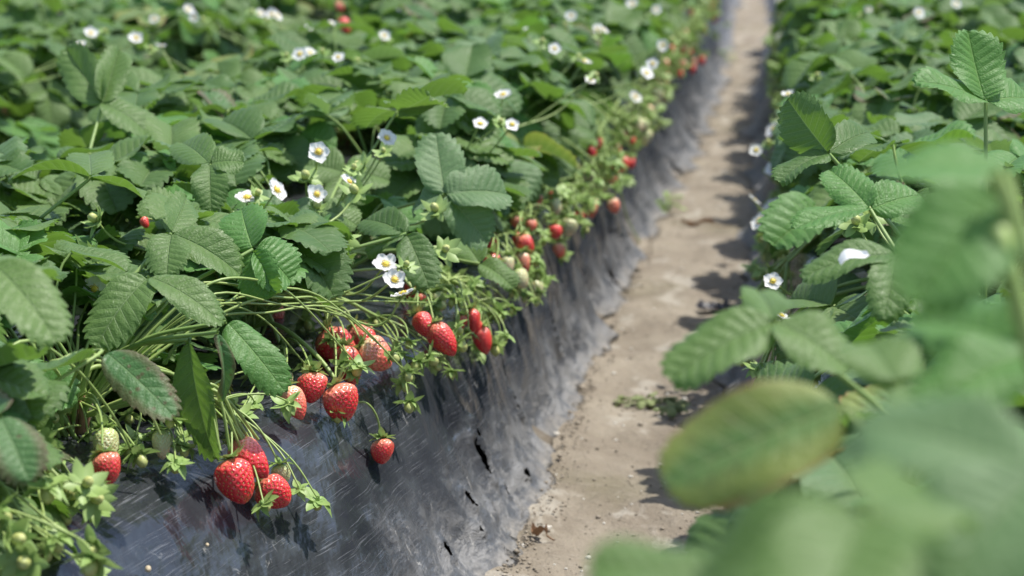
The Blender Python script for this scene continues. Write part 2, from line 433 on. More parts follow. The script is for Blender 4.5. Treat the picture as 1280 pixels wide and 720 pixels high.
o = bed('raised_bed', 2, off(rs_, .012), off(rb_, .012), off(rs_, BW - .01), off(rs_, BW + .05), ycoarse, M_core, .012); tag(o, kind='structure')
LX = -1.06
ls_ = lambda y: LX; lb_ = lambda y: LX + .07
o = bed('mulch_film', 3, ls_, lb_, off(ls_, -BW), off(ls_, -BW - .07), ycoarse, M_film, 0)
tag(o, 'black plastic film under the plants of the bed beyond the left one', 'plastic film', 'mulch films over the beds')
o = bed('raised_bed', 3, off(ls_, -.012), off(lb_, -.012), off(ls_, -BW + .01), off(ls_, -BW - .05), ycoarse, M_core, .012); tag(o, kind='structure')

# ------------------------------------------------------------------ leaf meshes
def leaflet(Ln, Wd, teeth=9, fold=.25, bend=.3, pleat=.0011, wav=.002, J=7, RP=6, asym=0, rg=rs, ta=.125):
    q = np.linspace(0, 1, teeth * RP + 1)
    ph = (q * teeth) % 1.0
    ox = Wd * np.sin(np.pi * q ** .93) ** .70
    oy = Ln * (.5 - .5 * np.cos(np.pi * q)) ** .88
    my = oy * (.60 + .40 * q ** 2.2)
    tooth = np.where(ph < .62, ph / .62, (1 - ph) / .38) ** .8
    tooth = (tooth - .4) * ta * np.clip((q - .08) * 4, 0, 1) 
    s = np.linspace(0, 1, J + 1)
    V = []; UV = []
    p1, p2 = rg.rand(2) * 6.28; k1 = rg.uniform(5, 9)
    for side in (-1, 1):
        w = 1 + asym * side
        S, Qi = np.meshgrid(s, np.arange(len(q)))
        X = side * w * ox[Qi] * S; Y = my[Qi] + (oy[Qi] - my[Qi]) * S ** .9
        ext = 1 + tooth[Qi] * S ** 5
        X = X * ext; Y = my[Qi] + (Y - my[Qi]) * ext + tooth[Qi] * S ** 5 * Ln * .35
        P = ph[Qi]
        Z = pleat * (.5 + .5 * np.cos(2 * np.pi * P)) * np.sin(np.pi * np.clip(S * .93 + .05, 0, 1)) * (Wd / .025)
        Z = Z + fold * np.abs(X) - fold * .35 * np.abs(X) ** 2 / Wd
        Z = Z + wav * np.sin(Y / Ln * k1 + p1 + side * p2) * S ** 2 - .0015 * S ** 6
        V.append(np.stack([X, Y, Z], -1)); UV.append(np.stack([q[Qi] * teeth, .5 + .5 * side * S], -1))
    V = np.stack(V); UV = np.stack(UV)
    # bend along the midrib
    y = V[..., 1].copy(); a = bend * y / Ln
    V[..., 1] = Ln * np.sin(a) / bend + V[..., 2] * np.sin(a) if abs(bend) > 1e-3 else y
    V[..., 2] = -Ln * (1 - np.cos(a)) / bend + V[..., 2] * np.cos(a) if abs(bend) > 1e-3 else V[..., 2]
    nq, ns = len(q), J + 1
    F = []
    for k in (0, 1):
        b = k * nq * ns
        i = np.arange(nq - 1)[:, None] * ns + np.arange(ns - 1)[None]
        i = i.ravel() + b
        f = np.stack([i, i + 1, i + 1 + ns, i + ns], -1)
        if k == 0: f = f[:, ::-1]
        F.append(f)
    return V.reshape(-1, 3), np.concatenate(F), UV.reshape(-1, 2)

def add_leaflet(mb, M, m=0, **kw):
    V, F, UV = leaflet(**kw); mb.add(mb.xf(V, M), F, UV, m)

VAR = []
def leaf_variant(i, rg):
    h = rg.uniform(.075, .20); reach = rg.uniform(.02, .10) + (.20 - h) * .25
    mb = MB(); hub = Vector((0, reach, h))
    tube(mb, [(0, 0, 0), (rg.uniform(-.01, .01), reach * .3, h * .5), (rg.uniform(-.008, .008), reach * .75, h * .88), hub], .0018, .0013, 6, 5, 1)
    Ln = rg.uniform(.056, .078); tips = [hub]
    pitch = rg.uniform(-35, 18); roll = rg.uniform(-16, 16)
    for az in (0, rg.uniform(72, 98), -rg.uniform(72, 98)):
        l = Ln * (1 if az == 0 else rg.uniform(.86, .98))
        a = R(az); pt = R(pitch * (1 if az == 0 else .3) + rg.uniform(-14, 14)) 
        T = Vector((math.sin(a) * math.cos(pt), math.cos(a) * math.cos(pt), math.sin(pt) - math.sin(a) * math.sin(R(roll)) * .8))
        Nn = Vector((math.sin(R(roll)) + rg.uniform(-.12, .12), rg.uniform(-.15, .15), 1))
        M = frame(T, Nn, hub + T * .003)
        add_leaflet(mb, M, 0, Ln=l, Wd=l * rg.uniform(.41, .50), teeth=int(rg.choice([9, 10, 11, 12])), fold=rg.uniform(.18, .80), bend=rg.uniform(.15, .9) * (1 if rg.rand() < .85 else -.5),
                    pleat=rg.uniform(.0004, .0009), wav=rg.uniform(.0012, .0055), asym=rg.uniform(-.08, .08), rg=rg)
        tips.append(hub + T * l * .9); tips.append(hub + T * l * .5)
    return mb, tips, h
for i in range(34):
    mb, tips, h = leaf_variant(i, np.random.RandomState(100 + i))
    ms = {'g': mb.mesh('leaf', [M_leaf, M_pet]), 'b': None, 'p': None, 'u': None, 'y': None}
    VAR.append([ms, tips, h])
def variant_mesh(v, k):
    if v[0][k] is None:
        me = v[0]['g'].copy(); me.materials[0] = {'b': M_leafb, 'p': M_leafp, 'u': M_leafpu, 'y': M_leafy}[k]; v[0][k] = me
    return v[0][k]

# ------------------------------------------------------------------ fruit, calyx, flower meshes
def berry_mesh(seed, elong, mat, seedmat):
    rg = np.random.RandomState(seed); Rr = .0125; Lf = Rr * 2 * elong
    nt_, na = 84, 112
    t = np.linspace(0, 1, nt_ + 1) ** 1.0; t = .5 - .5 * np.cos(np.pi * t)
    def prof(t):
        a = np.clip(t / .30, 0, 1); up = np.sqrt(np.clip(1 - (1 - a) ** 2, 0, 1))
        b = np.clip((t - .30) / .70, 0, 1); dn = np.clip(1 - b ** 2.1, 0, 1) ** (.62 + .1 * rg0)
        return Rr * (.25 * (1 - a) ** 1 * 0 + up) * dn
    rg0 = rg.uniform(-1, 1)
    th = np.linspace(0, 2 * np.pi, na, endpoint=False)
    T, H = np.meshgrid(t, th, indexing='ij'); rr = prof(T)
    p = rg.rand(6) * 6.28
    lump = 1 + .045 * np.sin(2 * H + p[0]) + .03 * np.sin(3 * H + p[1] + T * 2) + .02 * np.sin(5 * H + p[2] + T * 5)
    rr = rr * lump
    P = np.stack([rr * np.cos(H), rr * np.sin(H), -T * Lf - .0 + .0 * T], -1)
    P[..., 0] += .0016 * np.sin(T * 2.5 + p[3]); 
    # achenes on a spiral, spaced by area
    tf = np.linspace(0.06, .985, 400); ar = np.cumsum(prof(tf)); ar /= ar[-1]
    NS = 170; ti = np.interp((np.arange(NS) + .5) / NS, ar, tf); ti = np.clip(ti + rg.normal(0, .008, NS), .05, .99); hi = np.arange(NS) * 2.39996 + rg.normal(0, .05, NS)
    rs1 = prof(ti) * (1 + .045 * np.sin(2 * hi + p[0]) + .03 * np.sin(3 * hi + p[1] + ti * 2) + .02 * np.sin(5 * hi + p[2] + ti * 5))
    S = np.stack([rs1 * np.cos(hi), rs1 * np.sin(hi), -ti * Lf], -1); S[:, 0] += .0016 * np.sin(ti * 2.5 + p[3])
    # normals from finite differences
    dT = np.gradient(P, axis=0); dH = np.roll(P, -1, 1) - np.roll(P, 1, 1)
    Nn = np.cross(dH, dT); ln = np.linalg.norm(Nn, axis=-1, keepdims=True); Nn = Nn / np.maximum(ln, 1e-12)
    Nn[0] = (0, 0, 1); Nn[-1] = (0, 0, -1)
    if Nn[nt_ // 2, 0, 0] < 0: Nn[1:-1] *= -1
    Pf = P.reshape(-1, 3); D = np.linalg.norm(Pf[:, None] - S[None], axis=-1).min(1)
    dis = -.00085 * np.exp(-(D / .00080) ** 2) + .00030 * np.clip(D / .0015, 0, 1)
    Pf = Pf + Nn.reshape(-1, 3) * dis[:, None]
    mb = MB(); F = [(i * na + k, (i + 1) * na + k, (i + 1) * na + (k + 1) % na, i * na + (k + 1) % na) for i in range(nt_) for k in range(na)]
    UV = np.stack([H.ravel() / 6.283, T.ravel()], -1)
    mb.add(Pf, F, UV, 0)
    # achene bodies
    SV = np.array([(1, 0, 0), (-1, 0, 0), (0, 1, 0), (0, -1, 0), (0, 0, 1), (0, 0, -1)]); 
    SF = [(0, 2, 4), (2, 1, 4), (1, 3, 4), (3, 0, 4), (2, 0, 5), (1, 2, 5), (3, 1, 5), (0, 3, 5)]
    NF = Nn.reshape(-1, 3)
    for s_ in S:
        k = np.argmin(((P.reshape(-1, 3) - s_) ** 2).sum(1)); n_ = NF[k]
        M = frame(Vector((0, 0, -1)) - Vector(n_) * (-n_[2]) if abs(n_[2]) < .95 else (1, 0, 0), n_, Vector(s_) - Vector(n_) * .00025)
        mb.add(mb.xf(SV * np.array([.00052, .00082, .00045]), M), SF, None, 1)
    me = mb.mesh('strawberry', [mat, seedmat]); return me
BER = {k: [berry_mesh(s, e, m, sm_) for s, e in ((1, 1.18), (2, 1.38), (3, 1.05), (4, 1.5))]
       for k, m, sm_ in (('R', M_ripe, M_seedr), ('H', M_half, M_seed), ('G', M_unripe, M_seed))}

def calyx_mesh(seed, n=11, Ls=.0125, lift=.25):
    rg = np.random.RandomState(seed); mb = MB()
    for i in range(n):
        a = 2 * math.pi * (i + rg.uniform(-.25, .25)) / n; l = Ls * rg.uniform(.75, 1.15); w = l * rg.uniform(.22, .30)
        up0, up1 = rg.uniform(-.1, .15) + lift * .3, rg.uniform(-.7, 1.2) + lift
        V = []; K = 7
        for k in range(K + 1):
            t = k / K; r_ = .0012 + l * t; ww = w * math.sin(math.pi * min(.999, .18 + .82 * t)) ** .8 if k < K else 0
            z = l * (up0 * t + up1 * .5 * t * t) + .0006
            for s_ in (-1, 0, 1):
                V.append((r_, s_ * ww, z + abs(s_) * ww * .35))
        V = np.array(V); ca, sa = math.cos(a), math.sin(a)
        X = V[:, 0] * ca - V[:, 1] * sa; Y = V[:, 0] * sa + V[:, 1] * ca
        V = np.stack([X, Y, V[:, 2] + rg.uniform(-.0004, .0006)], -1)
        F = [(k * 3 + c, k * 3 + c + 1, k * 3 + c + 4, k * 3 + c + 3) for k in range(K) for c in (0, 1)]
        mb.add(V, F)
    tube(mb, [(0, 0, -.0004), (0, 0, .0012), (.0002, 0, .004)], .0026, .0011, 8, 3)
    return mb.mesh('calyx', [M_sepal])
CAL = [calyx_mesh(s, n, l, li) for s, n, l, li in ((1, 11, .0125, .3), (2, 12, .0135, -.1), (3, 10, .011, .6), (4, 13, .013, .1))]

def sphere(mb, c, r, m=0, nu=10, nv=7, bumpy=0, rg=rs):
    V = []; 
    for j in range(nv + 1):
        for i in range(nu):
            a, b = 2 * math.pi * i / nu, math.pi * j / nv; k = 1 + rg.uniform(-bumpy, bumpy)
            V.append((c[0] + r[0] * k * math.sin(b) * math.cos(a), c[1] + r[1] * k * math.sin(b) * math.sin(a), c[2] + r[2] * k * math.cos(b)))
    F = [(j * nu + i, (j + 1) * nu + i, (j + 1) * nu + (i + 1) % nu, j * nu + (i + 1) % nu) for j in range(nv) for i in range(nu)]
    mb.add(V, F, None, m)
def young_mesh(seed):            # small green fruitlet inside its open calyx, hanging along -Z
    rg = np.random.RandomState(seed); mb = MB(); r_ = rg.uniform(.0022, .0040)
    sphere(mb, (0, 0, -r_ * .9), (r_, r_, r_ * 1.25), 1, 14, 10, .07, rg)
    for i in range(10):
        a = 2 * math.pi * (i + rg.uniform(-.2, .2)) / 10; l = rg.uniform(.009, .0135); w = l * .27; dn = rg.uniform(-1.5, .9)
        V = []; K = 5
        for k in range(K + 1):
            t = k / K; ww = w * math.sin(math.pi * min(.999, .2 + .8 * t)) ** .8 if k < K else 0
            rad = .001 + l * t * (.95 if abs(dn) < .7 else .72); z = l * dn * .6 * t * t * (1 if dn < 0 else 1) + .0005
            for s_ in (-1, 0, 1): V.append((rad, s_ * ww, z + abs(s_) * ww * .3))
        V = np.array(V); ca, sa = math.cos(a), math.sin(a)
        V = np.stack([V[:, 0] * ca - V[:, 1] * sa, V[:, 0] * sa + V[:, 1] * ca, V[:, 2]], -1)
        mb.add(V, [(k * 3 + c, k * 3 + c + 1, k * 3 + c + 4, k * 3 + c + 3) for k in range(K) for c in (0, 1)])
    tube(mb, [(0, 0, -.0004), (0, 0, .001), (0, 0, .003)], .002, .001, 7, 2)
    return mb.mesh('young_fruit', [M_sepal, M_young])
YNG = [young_mesh(s) for s in range(7)]

def petal_mesh(seed, n=5):
    rg = np.random.RandomState(seed); mb = MB(); cup = rg.uniform(.1, .55)
    for i in range(n):
        a = 2 * math.pi * (i + rg.uniform(-.08, .08)) / n; l = rg.uniform(.0105, .0125); w = l * .55; c2 = cup + rg.uniform(-.15, .2)
        V = []; K, J = 7, 4
        for k in range(K + 1):
            t = k / K; ww = w * (math.sin(math.pi * (.10 + .78 * t ** .9)) ** .6) * (1 if k < K else .62)
            for j in range(-J // 2, J // 2 + 1):
                s_ = j / (J / 2); V.append((.0022 + l * t - .0012 * s_ * s_ * (t > .8), s_ * ww, l * (c2 * t * t * .6) + .0012 * s_ * s_ + .0005 * math.sin(6 * s_ + t * 5 + i) + .0003 * (i % 2)))
        V = np.array(V); ca, sa = math.cos(a), math.sin(a)
        V = np.stack([V[:, 0] * ca - V[:, 1] * sa, V[:, 0] * sa + V[:, 1] * ca, V[:, 2]], -1)
        mb.add(V, [(k * 5 + c, k * 5 + c + 1, k * 5 + c + 6, k * 5 + c + 5) for k in range(K) for c in range(4)])
    for i in range(10):      # sepals behind
        a = 2 * math.pi * (i + .5) / 10; l = .010; w = .0022
        V = [(.001 * math.cos(a), .001 * math.sin(a), -.0012), ((l * .5) * math.cos(a) - w * math.sin(a), (l * .5) * math.sin(a) + w * math.cos(a), -.0012),
             ((l * .5) * math.cos(a) + w * math.sin(a), (l * .5) * math.sin(a) - w * math.cos(a), -.0012), (l * math.cos(a), l * math.sin(a), -.0005)]
        mb.add(V, [(0, 1, 3, 2)], None, 1)
    return mb.mesh('flower', [M_petal, M_sepal])
def centre_mesh(seed):
    rg = np.random.RandomState(seed); mb = MB(); sphere(mb, (0, 0, .0016), (.0032, .0032, .0024), 0, 14, 8, .08, rg)
    for i in range(22):
        a = 2 * math.pi * i / 22; r_ = rg.uniform(.0036, .0048); z = rg.uniform(.0018, .0034)
        tube(mb, [(.002 * math.cos(a), .002 * math.sin(a), .0005), (r_ * .9 * math.cos(a), r_ * .9 * math.sin(a), z * .7), (r_ * math.cos(a), r_ * math.sin(a), z)], .00015, .00015, 3, 1)
        sphere(mb, (r_ * math.cos(a), r_ * math.sin(a), z), (.0006, .0006, .0005), 0, 5, 4)
    return mb.mesh('flower_centre', [M_yellow])
FLW = [petal_mesh(s, n) for s, n in ((1, 5), (2, 5), (3, 6), (4, 5))]; CEN = [centre_mesh(s) for s in (1, 2)]

# ------------------------------------------------------------------ plants
KEEP = [(40, 740), (95, 640), (150, 610), (225, 575), (255, 480), (300, 425), (360, 395), (400, 385), (500, 372), (560, 342), (600, 318), (632, 262), (690, 232), (735, 170), (790, 125), (825, 62), (880, 0), (885, -80),
        (985, -80), (975, 0), (962, 60), (955, 120), (958, 200), (962, 290), (968, 330), (940, 370), (850, 430), (848, 560), (805, 620), (735, 672), (735, 740)]
def inside(x, y, poly=KEEP):
    c = False; n = len(poly)
    for i in range(n):
        x1, y1 = poly[i]; x2, y2 = poly[i - 1]
        if (y1 > y) != (y2 > y) and x < (x2 - x1) * (y - y1) / (y2 - y1) + x1: c = not c
    return c
CLEAR = [(297, 600, 26), (345, 615, 26), (429, 505, 28), (472, 445, 28), (430, 430, 30), (389, 487, 22), (342, 396, 17), (551, 420, 26), (600, 420, 22), (398, 190, 18), (436, 228, 14), (395, 243, 14), (345, 238, 11), (487, 342, 24),
         (181, 277, 6), (135, 585, 18), (133, 553, 18), (104, 518, 18), (60, 412, 22), (203, 551, 16), (640, 155, 10), (738, 100, 12), (483, 172, 9), (1068, 322, 18), (527, 395, 22), (655, 300, 20), (620, 335, 14), (694, 291, 6), (770, 200, 16), (832, 95, 10), (868, 78, 4), (436, 206, 22)]
CLEAR2 = [(945, 525, 150, 1.05), (1010, 540, 90, 1.0), (900, 430, 95, 1.2), (1200, 185, 120, .95), (1190, 300, 120, .95), (1010, 165, 90, 1.9), (1205, 85, 90, 1.9), (1080, 240, 100, 1.75), (1080, 335, 90, 1.6), (1220, 400, 110, .8), (335, 310, 85, 1.8), (300, 330, 50, 1.8), (235, 290, 85, 1.78), (580, 235, 90, 2.15), (320, 440, 60, 1.7), (175, 470, 60, 1.55), (235, 360, 65, 1.68), (160, 385, 60, 1.68), (510, 310, 65, 2.0), (125, 100, 70, 2.35), (120, 210, 80, 1.95), (245, 490, 60, 1.66), (120, 542, 48, 1.65), (85, 410, 34, 1.5)]
plants = []
class Plant:                          # one mesh per stalk: new() starts the next stalk
    def new(self):
        if self.stems and self.stems[-1].n == 0: return self.stems[-1]
        self.stems.append(MB()); return self.stems[-1]
    @property
    def stem(self): return self.stems[-1]
def plant(x, y, row, nleaf, spread=1.0, tall=1.0):
    e = empty('strawberry_plant', (x, y, BEDH + .004)); p = Plant()
    p.e = e; p.x, p.y, p.row = x, y, row; p.red = p.white = p.green = p.half = 0; p.notes = []
    p.stems = [MB()]
    n = 0; tries = 0; az0 = random.random() * 6.28
    # short woody crown
    mb = MB(); tube(mb, [(0, 0, -.02), (.001, 0, 0), (.002, .001, .02)], .012, .008, 9, 3)
    for k in range(7):
        a = k * 2.4; tube(mb, [(.008 * math.cos(a), .008 * math.sin(a), 0), (.013 * math.cos(a), .013 * math.sin(a), .014), (.010 * math.cos(a), .010 * math.sin(a), .03)], .004, .001, 5, 2)
    link('crown', mb.mesh('crown', [M_deadleaf]), e)
    while n < nleaf and tries < nleaf * 12:
        tries += 1
        v = random.choice(VAR); az = az0 + tries * 2.39996 + random.uniform(-.4, .4)
        low = v[2] < .12
        tilt = (random.uniform(14, 40) if low else random.uniform(0, 24)) * spread
        s = random.uniform(.64, .98)
        M = Matrix.Rotation(az, 4, 'Z') @ Matrix.Rotation(R(-tilt), 4, 'X') @ Matrix.Scale(s, 4) @ Matrix.Diagonal((1, 1, tall, 1))
        M.translation = Vector((random.uniform(-.02, .02), random.uniform(-.02, .02), -.004))
        ok = True
        W = [M @ tpt + e.location for tpt in v[1]]
        if min(w.z for w in W) < BEDH + .02 and not abs(x) > .9: 
            if min(w.z for w in W) < BEDH - .03: continue
        for w in W:
            q = proj(w)
            if q is None or q[2] < .33: ok = False; break
            if inside(q[0] + (-16 if row[0] != 'r' and w is not W[0] else 0), q[1]): ok = False; break
            if q[2] < 1.9 and row[0] == 'r' and CLEARR(q): ok = False; break
            if any((q[0] - a) ** 2 + (q[1] - b) ** 2 < (c + (28 if c > 20 else 16)) ** 2 for a, b, c in CLEAR) or any(q[2] < dd + .12 and (q[0] - a) ** 2 + (q[1] - b) ** 2 < c ** 2 for a, b, c, dd in CLEAR2): ok = False; break
        if not ok: continue
        k = random.random(); key = 'b' if k < .16 else 'p' if k < .24 else 'u' if k < .27 else 'y' if k < .28 else 'g'
        link('leaf', variant_mesh(v, key), e, M); n += 1
    plants.append(p); return p
def CLEARR(q):     # the view past the near plants on to the sharp ones of the right bed
    return q[2] < 1.35 and q[1] < 395 and q[0] < 1400 or (q[2] < 1.1 and q[1] < 520 and q[0] < 1080)

y = 1.16; k = 0
while y < 7.0:
    plant(shx(y) - .115 + random.uniform(-.015, .015), y + random.uniform(-.02, .02), 'lf', 56, 1.1); y += .27
y = 1.35
while y < 6.0:
    plant(shx(y) - .34 + random.uniform(-.02, .02), y + random.uniform(-.03, .03), 'lb', 48, 1.05); y += .28
y = 2.6
while y < 6.2:
    plant(LX - .10, y + random.uniform(-.03, .03), 'ff', 40, 1.2); y += .30
y = 3.0
while y < 6.2:
    plant(LX - .38, y + random.uniform(-.03, .03), 'fb', 32, 1.1); y += .32
y = .50
while y < 7.0:
    plant(rs_(y) + .115 + random.uniform(-.015, .015), y + random.uniform(-.02, .02), 'rf', 46, 1.1); y += .27
y = .95
while y < 6.0:
    plant(rs_(y) + .385 + random.uniform(-.02, .02), y + random.uniform(-.03, .03), 'rb', 42, 1.05); y += .29

def nearest(p, rows=None):
    return min((q for q in plants if rows is None or q.row in rows), key=lambda q: (q.x - p[0]) ** 2 + (q.y - p[1]) ** 2)

# ------------------------------------------------------------------ hero leaves placed one by one
def hero_leaf(hub, lets, rows, mat=M_leaf, arch=.03, label=None, ta=.11, pleat=.0007):
    """hub (px,py,d); lets: (tip px, tip py, tip depth offset, width px, (nx,ny,nz) normal in view axes, fold, bend)"""
    H = U(*hub); pl = nearest(H, rows); base = pl.e.location
    mb = MB(); h = H - base
    mid = h * .5 + Vector((0, 0, arch)); 
    tube(mb, [(0, 0, 0), h * .25 + Vector((0, 0, arch * .8)), mid, h], .0021, .0015, 7, 6, 1)
    w0 = proj(H)[2]
    for tx, ty, dd, wp, nn, fold, bend in lets:
        Tp = U(tx, ty, hub[2] + dd); T = Tp - H; l = T.length * (1 + abs(bend) * .06)
        Nn = CR * nn[0] + CU * nn[1] + CB * nn[2]
        M = frame(T, Nn, h + T.normalized() * .002)
        add_leaflet(mb, M, 0, Ln=l, Wd=wp / 2 * w0 / FPX, teeth=random.choice([10, 11, 12]), fold=fold, bend=bend, pleat=pleat, wav=.003, J=9, rg=np.random.RandomState(int(tx + ty)), ta=ta)
    o = link('leaf', mb.mesh('leaf', [mat, M_pet]), pl.e)
    if label: o['label'] = label
    return o
LF = ('lf',); RF = ('rf',); LB = ('lf', 'lb')
hero_leaf((316, 312, 1.80), [(296, 254, .03, 62, (-.3, .6, .7), .3, .5), (366, 338, .0, 84, (.3, .6, .7), .25, .7), (328, 366, -.02, 60, (-.4, .3, .6), .4, .6)], LF, M_leafb)
hero_leaf((214, 292, 1.78), [(207, 328, -.04, 56, (.0, .7, .7), .2, .5), (238, 240, .05, 44, (.5, .6, .5), .3, .3), (300, 322, -.01, 62, (.2, .7, .7), .4, .6)], LF)
hero_leaf((556, 243, 2.15), [(545, 178, .05, 62, (.1, .2, 1), .3, -.3), (634, 228, .02, 70, (.1, .6, .8), .45, .6), (612, 296, -.01, 58, (.3, .3, 1), .3, .5), (512, 252, .0, 50, (-.4, .7, .4), .3, .7)], LF, M_leafp)
hero_leaf((283, 402, 1.70), [(356, 478, -.02, 54, (.2, .6, .9), .1, .35)], LF, M_leafb)
hero_leaf((132, 440, 1.55), [(212, 505, -.03, 58, (-.1, .7, .8), .1, .4)], LF, M_leafpu, label='leaf with purple edge and brown spots')
hero_leaf((236, 425, 1.66), [(252, 572, -.02, 62, (-.6, .1, .7), .5, .3), (205, 440, .02, 40, (-.4, .6, .4), .4, .4)], LF)
hero_leaf((272, 415, 1.64), [(296, 500, .0, 24, (.7, .2, .7), .7, .6)], LF, M_leafpu)
hero_leaf((186, 346, 1.68), [(276, 378, -.02, 54, (.1, .8, .6), .25, .6), (118, 405, -.05, 70, (.0, .7, .7), .2, .7)], LF)
hero_leaf((-10, 330, 1.36), [(68, 392, -.04, 84, (.1, .8, .6), .2, .6), (-60, 420, 0, 70, (.1, .8, .6), .2, .5), (60, 318, .06, 66, (.1, .8, .5), .3, .5)], LF)
hero_leaf((114, 222, 1.95), [(20, 186, -.02, 60, (.1, .9, -.15), .3, .8), (232, 236, -.02, 62, (.1, .9, -.15), .35, .9), (110, 175, .09, 60, (.0, .8, .5), .2, .3)], LB)
hero_leaf((508, 292, 2.02), [(536, 350, -.03, 50, (.1, .5, .9), .25, .4), (452, 262, .03, 48, (-.1, .6, .8), .35, .5), (455, 305, 0, 36, (-.4, .6, .6), .3, .6)], LF)
hero_leaf((600, 330, 2.2), [(578, 295, .03, 40, (-.1, .7, .6), .3, .4), (640, 345, -.02, 40, (.1, .7, .6), .4, .7)], LF)
hero_leaf((262, 205, 2.0), [(222, 165, .05, 52, (-.2, .7, .7), .3, .4), (298, 195, .0, 48, (.2, .7, .7), .3, .6), (262, 240, -.04, 46, (0, .8, .5), .4, .9)], LB)
hero_leaf((128, 130, 2.35), [(90, 68, .05, 52, (-.3, .3, .9), .5, -.2), (150, 60, .05, 42, (.3, .5, .7), .8, .2), (190, 150, -.02, 56, (.1, .8, .5), .3, .7)], LB)
hero_leaf((0, 520, 1.30), [(34, 585, -.03, 70, (.2, .6, .8), .2, .4), (-40, 480, .05, 70, (.2, .6, .8), .2, .4)], LF, M_leafpu)
hero_leaf((650, 205, 2.75), [(608, 182, .0, 50, (-.2, .7, .7), .3, .5), (700, 214, .0, 52, (.2, .7, .7), .3, .6), (655, 248, -.04, 48, (.1, .6, .8), .3, .6)], LF)
hero_leaf((700, 150, 3.2), [(662, 132, .0, 46, (-.2, .7, .7), .3, .5), (744, 158, .0, 46, (.2, .7, .7), .3, .6), (702, 186, -.04, 44, (.1, .6, .8), .3, .6)], LF)
hero_leaf((756, 104, 3.9), [(722, 90, .0, 38, (-.2, .7, .7), .3, .5), (792, 112, .0, 38, (.2, .7, .7), .3, .6), (752, 134, -.04, 36, (.1, .6, .8), .3, .6)], LF)
hero_leaf((632, 152, 2.95), [(590, 140, .0, 46, (-.2, .7, .7), .3, .5), (676, 166, .0, 46, (.2, .7, .7), .3, .6), (640, 192, -.04, 44, (.1, .6, .8), .3, .6)], LF, M_leafb)
hero_leaf((690, 205, 3.0), [(662, 186, .03, 40, (-.2, .7, .7), .3, .5), (728, 220, .0, 40, (.2, .7, .7), .3, .6)], LF)
hero_leaf((735, 160, 3.5), [(712, 140, .03, 36, (-.2, .7, .7), .3, .5), (764, 170, .0, 34, (.2, .7, .7), .3, .6), (728, 190, -.03, 36, (.2, .7, .7), .3, .6)], LF)
hero_leaf((430, 216, 2.38), [(386, 200, .0, 58, (-.2, .7, .7), .3, .5), (482, 214, .0, 58, (.2, .7, .7), .4, .6), (436, 262, -.04, 56, (.1, .6, .8), .3, .6)], LB)
hero_leaf((372, 172, 2.5), [(328, 160, .0, 54, (-.2, .7, .7), .3, .5), (418, 172, .0, 54, (.2, .7, .7), .4, .6), (372, 212, -.04, 50, (.1, .6, .8), .3, .6)], LB, M_leafb)
hero_leaf((400, 262, 2.12), [(356, 262, .0, 54, (-.2, .8, .5), .3, .5), (446, 270, .0, 54, (.2, .8, .5), .4, .6), (400, 302, -.04, 50, (.1, .6, .8), .3, .6)], LF)
# right bed, in focus
hero_leaf((1036, 192, 1.86), [(982, 128, .01, 66, (-.55, .0, .8), .3, .35), (1090, 150, .04, 50, (.2, .7, .6), .4, .5), (975, 205, -.03, 50, (-.2, .8, .4), .3, .6)], RF)
hero_leaf((1232, 128, 1.86), [(1206, 48, .03, 76, (.3, .25, .9), .55, -.25), (1162, 84, -.03, 56, (-.2, .7, .6), .3, .5), (1296, 110, .03, 60, (.3, .7, .6), .3, .5)], RF, M_leafb)
hero_leaf((1088, 262, 1.70), [(1040, 205, .03, 56, (-.2, .7, .7), .3, .4), (1000, 262, -.03, 50, (-.3, .8, .5), .3, .5), (1150, 235, .02, 62, (.2, .7, .7), .3, .4)], RF, M_leafb)
hero_leaf((1120, 318, 1.55), [(1010, 318, -.02, 58, (-.2, .8, .6), .35, .6), (1110, 372, -.05, 56, (0, .7, .8), .3, .6), (1190, 290, .02, 60, (.1, .7, .7), .3, .5)], RF)
# right bed, near and out of focus
hero_leaf((1262, 215, .86), [(1122, 186, -.01, 118, (.0, .85, .35), .2, .5)], RF, M_leafb, arch=-.02)
hero_leaf((1246, 238, .78), [(1158, 350, -.03, 140, (.25, .75, .6), .3, .5)], RF, M_leafb, arch=-.02, ta=.16)
pl_ = nearest(U(1246, 238, .87), RF); e_ = pl_.e.location
pl_.new(); tube(pl_.stem, [U(1244, 215, .77) - e_, U(1262, 262, .77) - e_, U(1268, 320, .77) - e_, U(1274, 385, .765) - e_, Vector((0, 0, .01))], .0030, .0034, 8, 6)
hero_leaf((1056, 506, .88), [(838, 586, -.02, 140, (.0, .45, .9), .12, .35)], RF, M_leafy, ta=.04, pleat=.00015, label='yellowing leaf with a red edge')
hero_leaf((968, 402, 1.18), [(842, 446, -.03, 92, (-.2, .7, .7), .25, .5), (1060, 440, -.02, 90, (.2, .7, .7), .25, .5), (950, 350, .05, 60, (0, .8, .5), .4, .3)], RF)
hero_leaf((1300, 440, .84), [(1145, 372, .03, 120, (-.1, .7, .7), .3, .5), (1170, 470, -.03, 110, (-.1, .7, .7), .3, .6)], RF, M_leafb, ta=.17)
hero_leaf((1300, 590, .62), [(1080, 500, .02, 150, (.0, .7, .8), .15, .4), (1180, 700, -.03, 190, (.0, .8, .6), .2, .5)], RF, M_leafp, ta=.17)
hero_leaf((1080, 640, .56), [(850, 712, .0, 150, (-.1, .75, .7), .2, .5), (1010, 800, -.05, 200, (.0, .8, .6), .2, .4), (1180, 590, .04, 170, (.1, .8, .6), .2, .4)], RF, ta=.17)
hero_leaf((930, 735, .62), [(752, 690, .0, 120, (-.1, .8, .6), .2, .4), (880, 690, .05, 110, (-.1, .8, .6), .2, .4)], RF)
